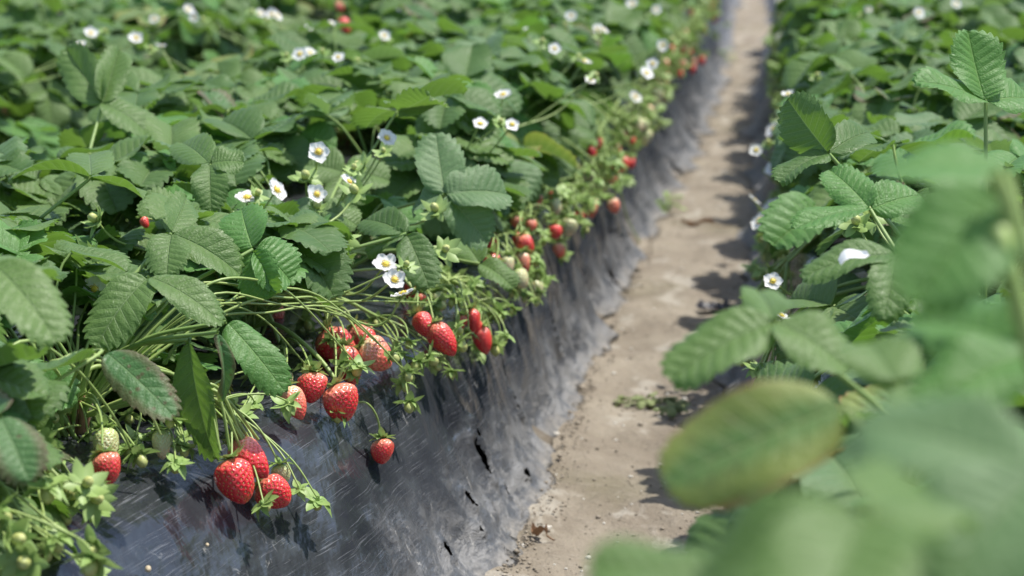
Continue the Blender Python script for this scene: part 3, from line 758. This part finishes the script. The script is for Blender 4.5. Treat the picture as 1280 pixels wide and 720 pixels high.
hero_leaf((1120, 480, .95), [(1090, 420, .03, 100, (0, .8, .6), .25, .3), (1215, 530, -.03, 110, (.1, .8, .6), .2, .5)], RF)

# ------------------------------------------------------------------ fruits on trusses
def rot_to(axis, spin):              # local -Z (fruit tip) along axis
    q = Vector(axis).normalized().to_track_quat('-Z', 'Y'); return q.to_matrix().to_4x4() @ Matrix.Rotation(spin, 4, 'Z')
CAMDOWN = (-CU + CB * .12)
def put_berry(pl, c, wid, typ, ang=-90, out_=0.15, cal=None, sh=None):
    """c = centre of the fruit (world), ang = where its tip points in view (deg), wid = width in metres"""
    ax = (CR * math.cos(R(ang)) + CU * math.sin(R(ang)) + CB * out_).normalized()
    me = BER[typ][sh] if sh is not None else random.choice(BER[typ]); s = wid / .025
    top = c - ax * (.0145 * s)
    M = rot_to(ax, random.random() * 6.28) @ Matrix.Scale(s, 4); M.translation = top - pl.e.location
    b = link('strawberry', me, pl.e, M)
    if typ == 'G': b['label'] = 'pale unripe strawberry'
    if typ == 'H': b['label'] = 'light red, half ripe strawberry'
    link('calyx', cal or random.choice(CAL), b, Matrix.Scale(min(1.5, max(.8, .019 / wid * 1.1)), 4))
    if typ == 'R': pl.red += 1
    elif typ == 'H': pl.half += 1
    else: pl.green += 1
    return top
def put_young(pl, c, ax, s=1):
    M = rot_to(ax, random.random() * 6.28) @ Matrix.Scale(s, 4); M.translation = Vector(c) - pl.e.location
    link('young_fruit', random.choice(YNG), pl.e, M); pl.green += 1
def put_flower(pl, c, nrm, s=1.0):
    q = (-Vector(nrm)).normalized().to_track_quat('-Z', 'Y'); M = q.to_matrix().to_4x4() @ Matrix.Rotation(random.random() * 6.28, 4, 'Z') @ Matrix.Scale(s, 4)
    M.translation = Vector(c) - pl.e.location
    f = link('flower', random.choice(FLW), pl.e, M); link('flower_centre', random.choice(CEN), f); pl.white += 1
def pedicel(pl, a, b, r0=.0010, r1=.0008, sag=.012, side=None):
    a, b = Vector(a), Vector(b); e = pl.e.location
    m = (a + b) / 2 + Vector((random.uniform(-.004, .004) + .004, random.uniform(-.006, .006), sag))
    tube(pl.stem, [a - e, a * .65 + b * .35 - e + (m - (a + b) / 2) * .8, a * .3 + b * .7 - e + (m - (a + b) / 2) * .8, b - e], r0, r1, 6, 5)
def peduncle(pl, node, r=.0017, arch=.05):
    pl.new()
    e = pl.e.location; n = Vector(node) - e
    pl.new(); tube(pl.stem, [(0, 0, .01), n * .3 + Vector((0, random.uniform(-.01, .01), arch)), n * .7 + Vector((0, random.uniform(-.01, .01), arch * .75)), n], r * 1.15, r, 7, 8)

def hero_truss(node, offn, berries, youngs, rows=LF, flowers=(), shift=0, nextra=0):
    Nd = onwall(node[0], node[1], offn); pl = nearest(Nd - Vector((.1, shift, 0)), rows)
    peduncle(pl, Nd, arch=.04)
    for px, py, w, ty, ang, *sh in berries:
        c = onwall(px, py, .012); wid = w * proj(c)[2] / FPX
        c = onwall(px, py, wid * .5 + (.02 if px < 250 else .001 if px < 500 else .012 if px < 610 else .026))
        top = put_berry(pl, c, wid, ty, ang, random.uniform(.0, .3), sh=sh[0] if sh else None)
        pedicel(pl, Nd, top, sag=.016)
    for px, py in youngs:
        c = onwall(px, py, .012 + random.random() * .012); put_young(pl, c, Vector((random.uniform(-.4, .7), random.uniform(-.8, .4), -.8)), random.uniform(.9, 1.25))
        pedicel(pl, Nd, c + Vector((0, 0, .002)), .0009, .0007, .008)
    for k in range(nextra):
        px, py = node[0] + random.gauss(15, 26), node[1] + random.gauss(10, 18)
        c = onwall(px, py - (15 if px > 600 else 12), .006 + random.random() * .022); put_young(pl, c, Vector((random.uniform(-.6, .8), random.uniform(-.8, .6), random.uniform(-1, .3))), random.uniform(.8, 1.2))
        pedicel(pl, Nd, c, .0009, .0007, .006)
    return pl, Nd
hero_truss((262, 505), .03, [(297, 601, 49, 'R', -75, 0), (309, 568, 42, 'R', -50), (345, 618, 42, 'R', -40, 2), (352, 593, 23, 'G', -80)], [(329, 630), (374, 612), (397, 626), (318, 505), (360, 505)])
hero_truss((250, 490), .04, [], [(290, 505), (316, 470)])
hero_truss((350, 430), .03, [(365, 500, 30, 'H', -60), (390, 487, 37, 'R', -90, 2), (359, 474, 17, 'G', -80)], [(300, 520), (352, 440)])
hero_truss((405, 400), .03, [(428, 506, 45, 'R', -70, 2), (420, 434, 44, 'R', -60), (436, 452, 34, 'R', -80), (452, 423, 34, 'R', -60), (473, 445, 42, 'H', -35, 2)], [(430, 455), (424, 518), (440, 468), (470, 400)])
hero_truss((440, 505), .012, [(479, 566, 30, 'R', -85, 2)], [])
hero_truss((470, 395), .03, [(342, 396, 30, 'H', -60)], [(511, 427), (513, 468), (511, 504), (545, 455), (565, 465), (498, 440), (520, 452), (505, 480)])
hero_truss((520, 365), .03, [(552, 420, 31, 'R', -60, 3), (529, 404, 25, 'R', -60), (526, 377, 18, 'R', -90), (514, 362, 18, 'R', -90), (549, 374, 17, 'G', -80), (518, 386, 14, 'G', -80)],
           [(540, 350), (556, 360), (565, 352), (540, 385), (566, 375), (575, 368), (548, 345)], nextra=4)
hero_truss((560, 352), .035, [(590, 398, 20, 'R', -80), (603, 421, 24, 'R', -80), (576, 401, 13, 'R', -90), (594, 410, 18, 'R', -80)], [(586, 416), (574, 428), (612, 390), (625, 392), (610, 372), (596, 385), (632, 378), (570, 410)], nextra=4)
hero_truss((605, 300), .03, [(615, 329, 21, 'R', -80), (622, 339, 18, 'R', -80), (613, 299, 19, 'R', -80), (635, 331, 18, 'G', -90), (650, 349, 21, 'G', -60), (655, 325, 17, 'H', -80)], [(640, 345), (668, 340), (672, 350)], nextra=4)
hero_truss((645, 265), .035, [(658, 306, 21, 'R', -65), (648, 300, 15, 'R', -65), (694, 291, 17, 'R', -85), (664, 282, 14, 'H', -80), (646, 278, 14, 'H', -80)], [(680, 300), (700, 305), (670, 315), (690, 270)], nextra=18)
hero_truss((680, 235), .035, [(723, 273, 14, 'R', -80), (672, 252, 14, 'H', -80), (694, 256, 15, 'G', -80), (690, 244, 10, 'R', -80), (732, 268, 9, 'H', -80)], [], nextra=22)
hero_truss((745, 165), .035, [(760, 207, 12, 'R', -85), (779, 205, 15, 'R', -85), (764, 220, 12, 'H', -85), (789, 203, 10, 'R', -85), (740, 189, 11, 'R', -85), (748, 178, 10, 'R', -85), (770, 187, 12, 'H', -80)], [], nextra=14)
hero_truss((765, 140), .035, [(780, 166, 11, 'R', -85), (789, 177, 10, 'R', -85), (793, 157, 9, 'R', -85), (744, 129, 9, 'R', -85)], [], nextra=18)
hero_truss((820, 62), .035, [(832, 116, 13, 'R', -85), (831, 97, 11, 'R', -85), (850, 91, 7, 'R', -85), (831, 79, 9, 'H', -85), (839, 61, 8, 'R', -85)], [], nextra=14)
hero_truss((850, 48), .035, [(865, 87, 9, 'R', -85), (877, 76, 9, 'R', -85), (862, 66, 7, 'R', -85), (867, 78, 7, 'H', -85)], [], nextra=16)
hero_truss((878, -4), .03, [(889, 13, 8, 'R', -80), (893, 22, 8, 'R', -80)], [], nextra=4)
# bottom left clusters
hero_truss((95, 500), .05, [(135, 588, 38, 'R', -70), (133, 554, 33, 'G', -80), (104, 518, 31, 'G', -80)], [(160, 560), (175, 570), (110, 545), (85, 530)], nextra=4)
hero_truss((165, 500), .04, [(203, 551, 25, 'G', -90)], [(205, 515), (228, 548), (232, 560), (220, 580), (170, 548), (192, 540), (160, 520)])
pl, nd = hero_truss((20, 560), .06, [(58, 414, 40, 'R', 0)], [(30, 640), (60, 610), (20, 680), (55, 660), (15, 610), (75, 640), (90, 600), (110, 605), (40, 590), (10, 700), (70, 575), (120, 640), (35, 705), (60, 690)], nextra=10)

for k in range(22):
    px, py = random.uniform(-15, 120), random.uniform(555, 730)
    c = onwall(px, py, .02 + random.random() * .07); put_young(pl, c, (random.uniform(-.5, .9), random.uniform(-1, .1), random.uniform(-.9, .7)), random.uniform(1.1, 1.6))
    pl.new(); e = pl.e.location; v = c - e; tube(pl.stem, [(0, 0, .01), v * .5 + Vector((random.uniform(-.01, .02), random.uniform(-.02, .02), random.uniform(.02, .05))), v * .85 + Vector((random.uniform(-.01, .01), random.uniform(-.01, .01), .012)), v], .0013, .0008, 6, 6)
# runner and stalk bundle
def stalks(px0, py0, pts, rows, zc=.235, r=.0012, wob=6):
    pl = nearest(U(px0, py0, 1.9), rows)
    return pl
for k in range(10):
    a = (random.uniform(225, 320), random.uniform(352, 402)); b = (random.uniform(380, 560), random.uniform(372, 470))
    A = onwall(*a, .05) if False else U(a[0], a[1], 1.74 + random.uniform(-.03, .06)); B = onwall(b[0], b[1], .02 + random.random() * .03)
    pl = nearest(A, LF); e = pl.e.location
    mid = (A + B) / 2 + Vector((.01, 0, random.uniform(.0, .03)))
    pl.new(); tube(pl.stem, [(0, 0, .01), (A - e) * .6 + Vector((0, 0, .012)), A - e, (A + mid) / 2 - e + Vector((random.uniform(-.01, .01), 0, random.uniform(-.004, .014))), mid - e + Vector((random.uniform(-.006, .01), random.uniform(-.03, .03), random.uniform(-.006, .004))), B - e], random.uniform(.0009, .0015), .0007, 6, 6)
    if random.random() < .8: put_young(pl, B, (random.uniform(-.2, .8), random.uniform(-.8, .2), -.6), random.uniform(.8, 1.2))
for k in range(4):
    a = (random.uniform(20, 150), random.uniform(420, 480)); b = (random.uniform(60, 240), random.uniform(490, 590))
    A = U(a[0], a[1], 1.5 + random.uniform(-.03, .06)); B = onwall(b[0], b[1], .02 + random.random() * .04)
    pl = nearest(A, LF); e = pl.e.location
    pl.new(); tube(pl.stem, [(0, 0, .01), (A - e) * .6 + Vector((0, 0, .01)), A - e, A * .6 + B * .4 - e + Vector((.004, 0, .016)), A * .25 + B * .75 - e + Vector((.004, 0, .010)), B - e], .0015, .0009, 6, 6)
    if random.random() < .7: put_young(pl, B, (random.uniform(-.2, .8), random.uniform(-.8, .2), -.6), random.uniform(.9, 1.2))
for k in range(9):   # thick pale stalks down to the lowest berries
    A = U(random.uniform(240, 262), random.uniform(478, 500), 1.66); B = onwall(random.uniform(270, 330), random.uniform(540, 565), .015)
    pl = nearest(A, LF); e = pl.e.location
    pl.new(); tube(pl.stem, [(0, 0, .01), (A - e) * .6 + Vector((0, 0, .01)), A - e, A * .6 + B * .4 - e + Vector((.003, 0, .008)), B - e], .0016, .0012, 6, 7)
A = onwall(768, 205, .03); B = onwall(800, 303, .004); pl = nearest(A, LF); e = pl.e.location
pl.new(); tube(pl.stem, [(0, 0, .01), (A - e) * .6 + Vector((0, 0, .03)), A - e, onwall(776, 240, .03) - e, onwall(785, 275, .02) - e, B - e], .0016, .0012, 6, 6)

# ------------------------------------------------------------------ procedural trusses: path side of both beds and the bed's far side
def rand_truss(pl, sx, sgn, nb, ny, nf=0, drop=.07, ripe=.6):
    y = pl.y + random.uniform(-.12, .12); x0 = sx(y)
    nd = Vector((x0 + sgn * random.uniform(.015, .03), y, BEDH + random.uniform(-.01, .03)))
    peduncle(pl, nd, arch=.05)
    for i in range(nb + ny):
        b = nd + Vector((sgn * random.uniform(.0, .035), random.uniform(-.05, .05), -random.uniform(.0, drop)))
        if i < nb:
            ty = 'R' if random.random() < ripe else random.choice('HG'); top = put_berry(pl, b, random.uniform(.013, .021), ty, -90 + random.uniform(-25, 25))
            pedicel(pl, nd, top)
        else:
            put_young(pl, b, (random.uniform(-.5, .5), random.uniform(-.7, .5), -.8), random.uniform(.8, 1.2)); pedicel(pl, nd, b, .0009, .0007, .006)
    for i in range(nf):
        b = nd + Vector((sgn * random.uniform(0, .03), random.uniform(-.04, .04), random.uniform(-.03, .04)))
        put_flower(pl, b, (sgn * .5 + random.uniform(-.3, .3), -.6, .7), random.uniform(.85, 1.05)); pedicel(pl, nd, b, .0009, .0007, .0)
for p in list(plants):
    if p.row == 'lf' and p.y > 2.5: rand_truss(p, shx, 1, 2, 4, 0, .05, 0 if p.y < 6 else .8)
    if p.row == 'lf' and p.y > 2.2:
        rand_truss(p, shx, 1, 0, 9, 0, .05)
        if p.y > 3: rand_truss(p, shx, 1, 0, 8, random.choice([0, 0, 1]), .05)
    if p.row == 'rf' and p.y > 1.5:
        rand_truss(p, rs_, -1, 0, 7, random.choice([0, 0, 1]), .09, 0); rand_truss(p, rs_, -1, 0, 9, 0, .12, 0)
    if p.row == 'lb' and p.y > 2.4:
        rand_truss(p, off(shx, -BW), -1, 1, 6, 1, .04)

# flowers above the leaves: (px, py, height, facing)
FL = [(398, 190, .36, 0), (436, 228, .335, 1), (396, 243, .33, 0), (345, 238, .335, 1), (309, 248, .33, 2), (482, 331, .285, 0), (493, 350, .28, 0), (504, 368, .275, 2), (483, 173, .36, 0), (640, 156, .35, 0), (738, 100, .35, 0),
      (714, 20, .36, 0), (583, 75, .36, 0), (790, 5, .35, 0), (780, 14, .35, 0), (820, 12, .34, 0), (423, 72, .37, 0), (375, 68, .37, 0), (387, 66, .37, 1), (340, 18, .36, 0), (346, 20, .36, 1), (325, 17, .36, 0), (387, 32, .36, 0), (413, 30, .36, 1),
      (808, 92, .33, 0), (816, 80, .33, 0), (117, 362, .30, 0), (193, 24, .36, 0), (243, 22, .36, 0), (235, 12, .36, 0), (100, 56, .36, 2), (113, 42, .36, 1), (170, 48, .36, 0), (201, 58, .36, 2), (730, 77, .35, 1), (693, 61, .36, 0), (746, 37, .36, 0), (753, 38, .36, 1),
      (600, 155, .35, 1), (629, 119, .35, 2), (545, 2, .35, 0), (945, 188, .25, 0), (966, 352, .25, 0), (975, 395, .24, 1), (828, 57, .32, 0), (1148, 16, .36, 0), (1028, 98, .33, 1), (1085, 12, .34, 0),
      (1195, 5, .36, 0), (942, 250, .22, 1), (985, 118, .34, 2), (660, 40, .36, 0), (480, 45, .36, 0)]
for px, py, z, fc in FL:
    c = G(px, py, z)
    rows = ('rf', 'rb') if px > 935 else ('lf', 'lb', 'ff', 'fb')
    pl = nearest(c, rows)
    n = [(.25, -.85, .55), (.6, -.3, .7), (.1, -.2, 1)][fc]
    n = Vector(n) + Vector((random.uniform(-.5, .5), random.uniform(-.3, .4), random.uniform(-.1, .3)))
    put_flower(pl, c, n, random.uniform(.58, .82) if c.y > 2.3 else random.uniform(.68, .84)); e = pl.e.location; v = c - n.normalized() * .001 - e
    pl.new(); tube(pl.stem, [(0, 0, .01), v * .35 + Vector((0, 0, .03)), v * .8 - n.normalized() * .018 + Vector((0, 0, .003)), v], .0014, .0009, 6, 7)
    if random.random() < .6:
        b = c + Vector((random.uniform(-.02, .02), random.uniform(-.02, .02), random.uniform(-.015, .012))); put_young(pl, b, (random.uniform(-.5, .5), -.4, .7), .9)
        pedicel(pl, e + v * .6 + Vector((0, 0, .01)), b, .0009, .0007, .002)
# extra green flower buds near the sharp flowers, a small red berry under the leaves, a far red one
for px, py, z in [(450, 208, .34), (382, 222, .335), (445, 240, .33), (545, 262, .31), (556, 312, .29), (1070, 278, .345), (1090, 268, .34), (120, 275, .33), (410, 310, .30), (430, 300, .30), (110, 318, .31)]:
    c = G(px, py, z); pl = nearest(c, ('lf', 'lb') if px < 900 else RF); put_young(pl, c, (random.uniform(-.6, .3), -.5, random.uniform(.2, 1)), 1.3)
    e = pl.e.location; v = c - e; pl.new(); tube(pl.stem, [(0, 0, .01), v * .4 + Vector((0, 0, .03)), v * .85, v], .0014, .0009, 6, 6)
for px, py, z, w, ty in [(181, 277, .32, 11, 'R'), (430, 30, .33, 15, 'R'), (150, 346, .29, 10, 'R'), (424, 8, .33, 10, 'H'), (575, 132, .34, 10, 'H')]:
    c = G(px, py, z); pl = nearest(c, ('lf', 'lb', 'ff')); top = put_berry(pl, c, w * proj(c)[2] / FPX, ty, -60); pl.new(); pedicel(pl, pl.e.location + Vector((0, 0, .01)), top, .0013, .0009, .03)

for p in plants:
    for st_ in p.stems:
        if st_.n: link('flower_stalk', st_.mesh('flower_stalk', [M_stem]), p.e)

# fallen white petal on a leaf
def petal_thing(px, py, d, label):
    mb = MB(); V = []; K = 6
    for k in range(K + 1):
        t = k / K; w = .0058 * math.sin(math.pi * (.1 + .8 * t)) ** .7
        for s_ in (-1, -.5, 0, .5, 1): V.append((s_ * w, (t - .5) * .019, .0025 * s_ * s_ + .003 * math.sin(t * 5)))
    mb.add(V, [(k * 5 + c, k * 5 + c + 1, k * 5 + c + 6, k * 5 + c + 5) for k in range(K) for c in range(4)])
    M = frame(CR * .9 + CU * .42, CU + CB * .6, U(px, py, d)); o = link('fallen_petal', mb.mesh('fallen_petal', [M_petal]), None, M)
    tag(o, label, 'petal')
petal_thing(1068, 323, 1.50, 'white petal fallen on a green leaf of the right bed')

# ------------------------------------------------------------------ litter on the path
def rand_blob(r, rg, flat=.6):
    mb = MB(); sphere(mb, (0, 0, 0), (r, r * rg.uniform(.6, .95), r * flat), 0, 9, 6, .12, rg); return mb
rg = np.random.RandomState(5); PB = [rand_blob(1, rg, rg.uniform(.35, .65)).mesh('pebble', [M_pebble]) for _ in range(6)]
NP = 0
while NP < 110:
    px, py = random.uniform(640, 960), random.uniform(60, 719) ; c = G(px, py, 0)
    if c.x < bax(c.y) + .005 or c.x > -.05 or c.y > 6: continue
    s = random.uniform(.0010, .0028) if random.random() < .9 else random.uniform(.003, .005)
    o = link('pebble', PB[NP % 6], None, Matrix.Translation((c.x, c.y, gz(c.x, c.y) + s * .2)) @ Matrix.Rotation(random.random() * 6, 4, 'Z') @ Matrix.Scale(s, 4)); NP += 1
    tag(o, 'small pale crumb of stone lying on the bare dirt path', 'pebble', 'pale stones scattered on the path')
rg = np.random.RandomState(11); mb = MB(); SVc = np.array([(1, 0, 0), (-1, 0, 0), (0, 1, 0), (0, -1, 0), (0, 0, .7), (0, 0, -.7), (.6, .6, .4), (-.6, .6, .3), (.5, -.6, .4), (-.6, -.6, .35)])
SFc = [(0, 6, 4), (6, 2, 4), (2, 7, 4), (7, 1, 4), (1, 9, 4), (9, 3, 4), (3, 8, 4), (8, 0, 4), (6, 0, 5), (2, 6, 5), (7, 2, 5), (1, 7, 5), (9, 1, 5), (3, 9, 5), (8, 3, 5), (0, 8, 5)]
for k in range(4200):
    y_ = 1.7 + 4.5 * rg.rand() ** 1.5; f_ = rg.rand()
    edge_ = bax(y_) + .012 + abs(rg.normal(0, .012)) if f_ < .38 else (rb_(y_) - .012 - abs(rg.normal(0, .012)) if f_ < .5 else rg.uniform(bax(y_), rb_(y_)))
    s_ = float(np.clip(rg.lognormal(-6.95, .5), .0004, .0045)) * (1.3 if f_ < .38 else 1)
    V_ = SVc * s_ * rg.uniform(.6, 1.2, (10, 3)); a_ = rg.rand() * 6.28; ca, sa = math.cos(a_), math.sin(a_)
    V_ = np.stack([V_[:, 0] * ca - V_[:, 1] * sa + edge_, V_[:, 0] * sa + V_[:, 1] * ca + y_, V_[:, 2] + gz(edge_, y_) + s_ * .3 + (.003 if f_ < .38 else 0)], -1)
    mb.add(V_, SFc)
o = link('dirt_crumbs', mb.mesh('dirt_crumbs', [simple_mat('crumb', (.20, .165, .125), (.30, .26, .205), .9, 0, 200)])); tag(o, 'loose crumbs of dry dirt over the path and film edge', 'dirt crumbs', kind='stuff')
def dead_leaf(px, py, size, rot, label, mat=M_deadleaf, elong=1.5):
    c = G(px, py, .004); mb = MB(); K, J = 8, 6; V = []
    for k in range(K + 1):
        t = k / K; w = size * .5 / elong * max(.02, math.sin(math.pi * (.05 + .9 * t))) * random.uniform(.8, 1.1)
        for j in range(J + 1):
            s_ = j / J * 2 - 1; V.append((s_ * w, (t - .5) * size, .006 + abs(s_) ** 1.5 * .006 + random.uniform(-.0015, .0015) + .004 * math.sin(t * 7)))
    mb.add(V, [(k * (J + 1) + q, k * (J + 1) + q + 1, (k + 1) * (J + 1) + q + 1, (k + 1) * (J + 1) + q) for k in range(K) for q in range(J)])
    tube(mb, [(0, -size * .5, .006), (.002, -size * .75, .003), (0, -size, .004)], .0009, .0006, 5, 3)
    o = link('dead_leaf', mb.mesh('dead_leaf', [mat]), None, Matrix.Translation((c.x, c.y, gz(c.x, c.y))) @ Matrix.Rotation(rot, 4, 'Z')); tag(o, label, 'dead leaf', 'dead leaves on the path')
dead_leaf(674, 671, .020, .9, 'curled brown dead leaf on the dirt beside the film edge', elong=1.4)
dead_leaf(872, 281, .055, 1.5, 'long reddish brown dead leaf lying across the far path', elong=3.2)
def weed(px, py, n, size, label, mat=M_weed, lift=.01):
    c = G(px, py, .004); mb = MB(); rg = np.random.RandomState(int(px))
    for i in range(n):
        a = rg.uniform(0, 6.28); r_ = size * rg.uniform(.1, 1); hub = Vector((math.cos(a) * r_ * 1.3, math.sin(a) * r_ * .8, rg.uniform(.003, lift)))
        tube(mb, [(0, 0, .002), hub * .5 + Vector((0, 0, .004)), hub], .0008, .0005, 5, 3, 0)
        T = Vector((math.cos(a + rg.uniform(-1, 1)), math.sin(a + rg.uniform(-1, 1)), rg.uniform(-.1, .5)))
        l = rg.uniform(.008, .016); V, F, UV = leaflet(l, l * .3, 4, .4, .8, .0003, .001, 3, 3, rg=rg)
        mb.add(mb.xf(V, frame(T, (rg.uniform(-.5, .5), rg.uniform(-.5, .5), 1), hub)), F, UV, 0)
    o = link('weed', mb.mesh('weed', [mat]), None, Matrix.Translation((c.x, c.y, gz(c.x, c.y)))); tag(o, label, 'weed', 'weeds on the path')
weed(815, 497, 34, .028, 'wilted sprig of small green leaves lying in the middle of the path')
weed(826, 262, 30, .035, 'small green weed growing at the foot of the film beside the far path', M_sepal, .04)
weed(893, 78, 34, .05, 'grassy weed at the far foot of the left bed', M_sepal, .05)
weed(850, 515, 14, .02, 'few wilted leaflets on the path beside the right bed')
def scrap(px, py, size, label):
    c = G(px, py, .006); mb = MB(); n = 14
    V = [((i / n - .5) * size, (j / n - .5) * size * .6, .012 * abs(noise.noise((i * .35, j * .5, 3))) + .008 * noise.noise((i * .8, j * .9, 1)) + .008) for j in range(n + 1) for i in range(n + 1)
         ]
    V = [(x + .006 * noise.noise((y_ * 90, 2, 2)), y_ + .008 * noise.noise((x * 80, 1, 1)), z) for x, y_, z in V]
    mb.add(V, [(j * (n + 1) + i, j * (n + 1) + i + 1, (j + 1) * (n + 1) + i + 1, (j + 1) * (n + 1) + i) for j in range(n) for i in range(n)])
    o = link('plastic_scrap', mb.mesh('plastic_scrap', [M_scrap]), None, Matrix.Translation((c.x, c.y, gz(c.x, c.y))) @ Matrix.Rotation(.4, 4, 'Z')); tag(o, label, 'plastic scrap')
scrap(893, 386, .045, 'crumpled scrap of black plastic on the path by the right bed')
for px, py, s, lb in [(185, 711, .0045, 'tan seed husk stuck low on the black film near the bottom left berries'), (259, 681, .0028, 'tiny tan seed husk on the black film below the lowest strawberries')]:
    c = onwall(px, py, .002); o = link('seed_husk', PB[0].copy(), None, Matrix.Translation(c) @ Matrix.Rotation(.5, 4, 'X') @ Matrix.Diagonal((s * .5, s * .7, s, 1))); o.data.materials[0] = M_husk
    tag(o, lb, 'seed husk')

# ------------------------------------------------------------------ labels of the plants
NUM = 'first second third fourth fifth sixth seventh eighth ninth tenth eleventh twelfth thirteenth fourteenth fifteenth sixteenth seventeenth eighteenth nineteenth twentieth twenty-first twenty-second twenty-third twenty-fourth twenty-fifth twenty-sixth twenty-seventh'.split()
ROWN = {'lf': 'path-side row of the left bed', 'lb': 'back row of the left bed', 'ff': 'front row of the outermost bed', 'fb': 'back row of the outermost bed',
        'rf': 'path-side row of the right bed', 'rb': 'back row of the right bed'}
for row, txt in ROWN.items():
    for i, p in enumerate(sorted([q for q in plants if q.row == row], key=lambda q: q.y)):
        if p.red >= 4: f = 'hung with many ripe berries'
        elif p.red >= 1: f = 'with a few red berries'
        elif p.white >= 3: f = 'with several white flowers'
        elif p.white >= 1: f = 'with a white flower'
        elif p.green: f = 'with green young fruit'
        else: f = 'all leaves'
        tag(p.e, f'{NUM[i]} plant from the camera, {txt}, {f}', 'strawberry plant', 'strawberry plants in the ' + txt)

# ------------------------------------------------------------------ light
EL, AZ = 67, 74       # azimuth clockwise from +Y (along the rows)
S = Vector((math.sin(R(AZ)) * math.cos(R(EL)), math.cos(R(AZ)) * math.cos(R(EL)), math.sin(R(EL))))
sun_d = bpy.data.lights.new('sun', 'SUN'); sun_d.energy = 4.1; sun_d.angle = R(.55); sun_d.color = (1, .955, .88)
sun = bpy.data.objects.new('sun', sun_d); C.objects.link(sun); sun.rotation_euler = S.to_track_quat('Z', 'Y').to_euler(); sun.location = (3, 0, 5)
w = bpy.data.worlds.new('World'); sc.world = w; w.use_nodes = True; t = w.node_tree
sky = t.nodes.new('ShaderNodeTexSky'); sky.sky_type = 'NISHITA'; sky.sun_disc = False
sky.sun_elevation = R(EL); sky.sun_rotation = R(AZ); sky.dust_density = 1.5
bg = t.nodes['Background']; bg.inputs['Strength'].default_value = .15; t.links.new(sky.outputs[0], bg.inputs[0])
sc.view_settings.view_transform = 'Standard'; sc.view_settings.look = 'None'; sc.view_settings.exposure = 0.58; sc.view_settings.gamma = 1
sc.cycles.max_bounces = 8; sc.cycles.transparent_max_bounces = 8; sc.cycles.use_denoising = True
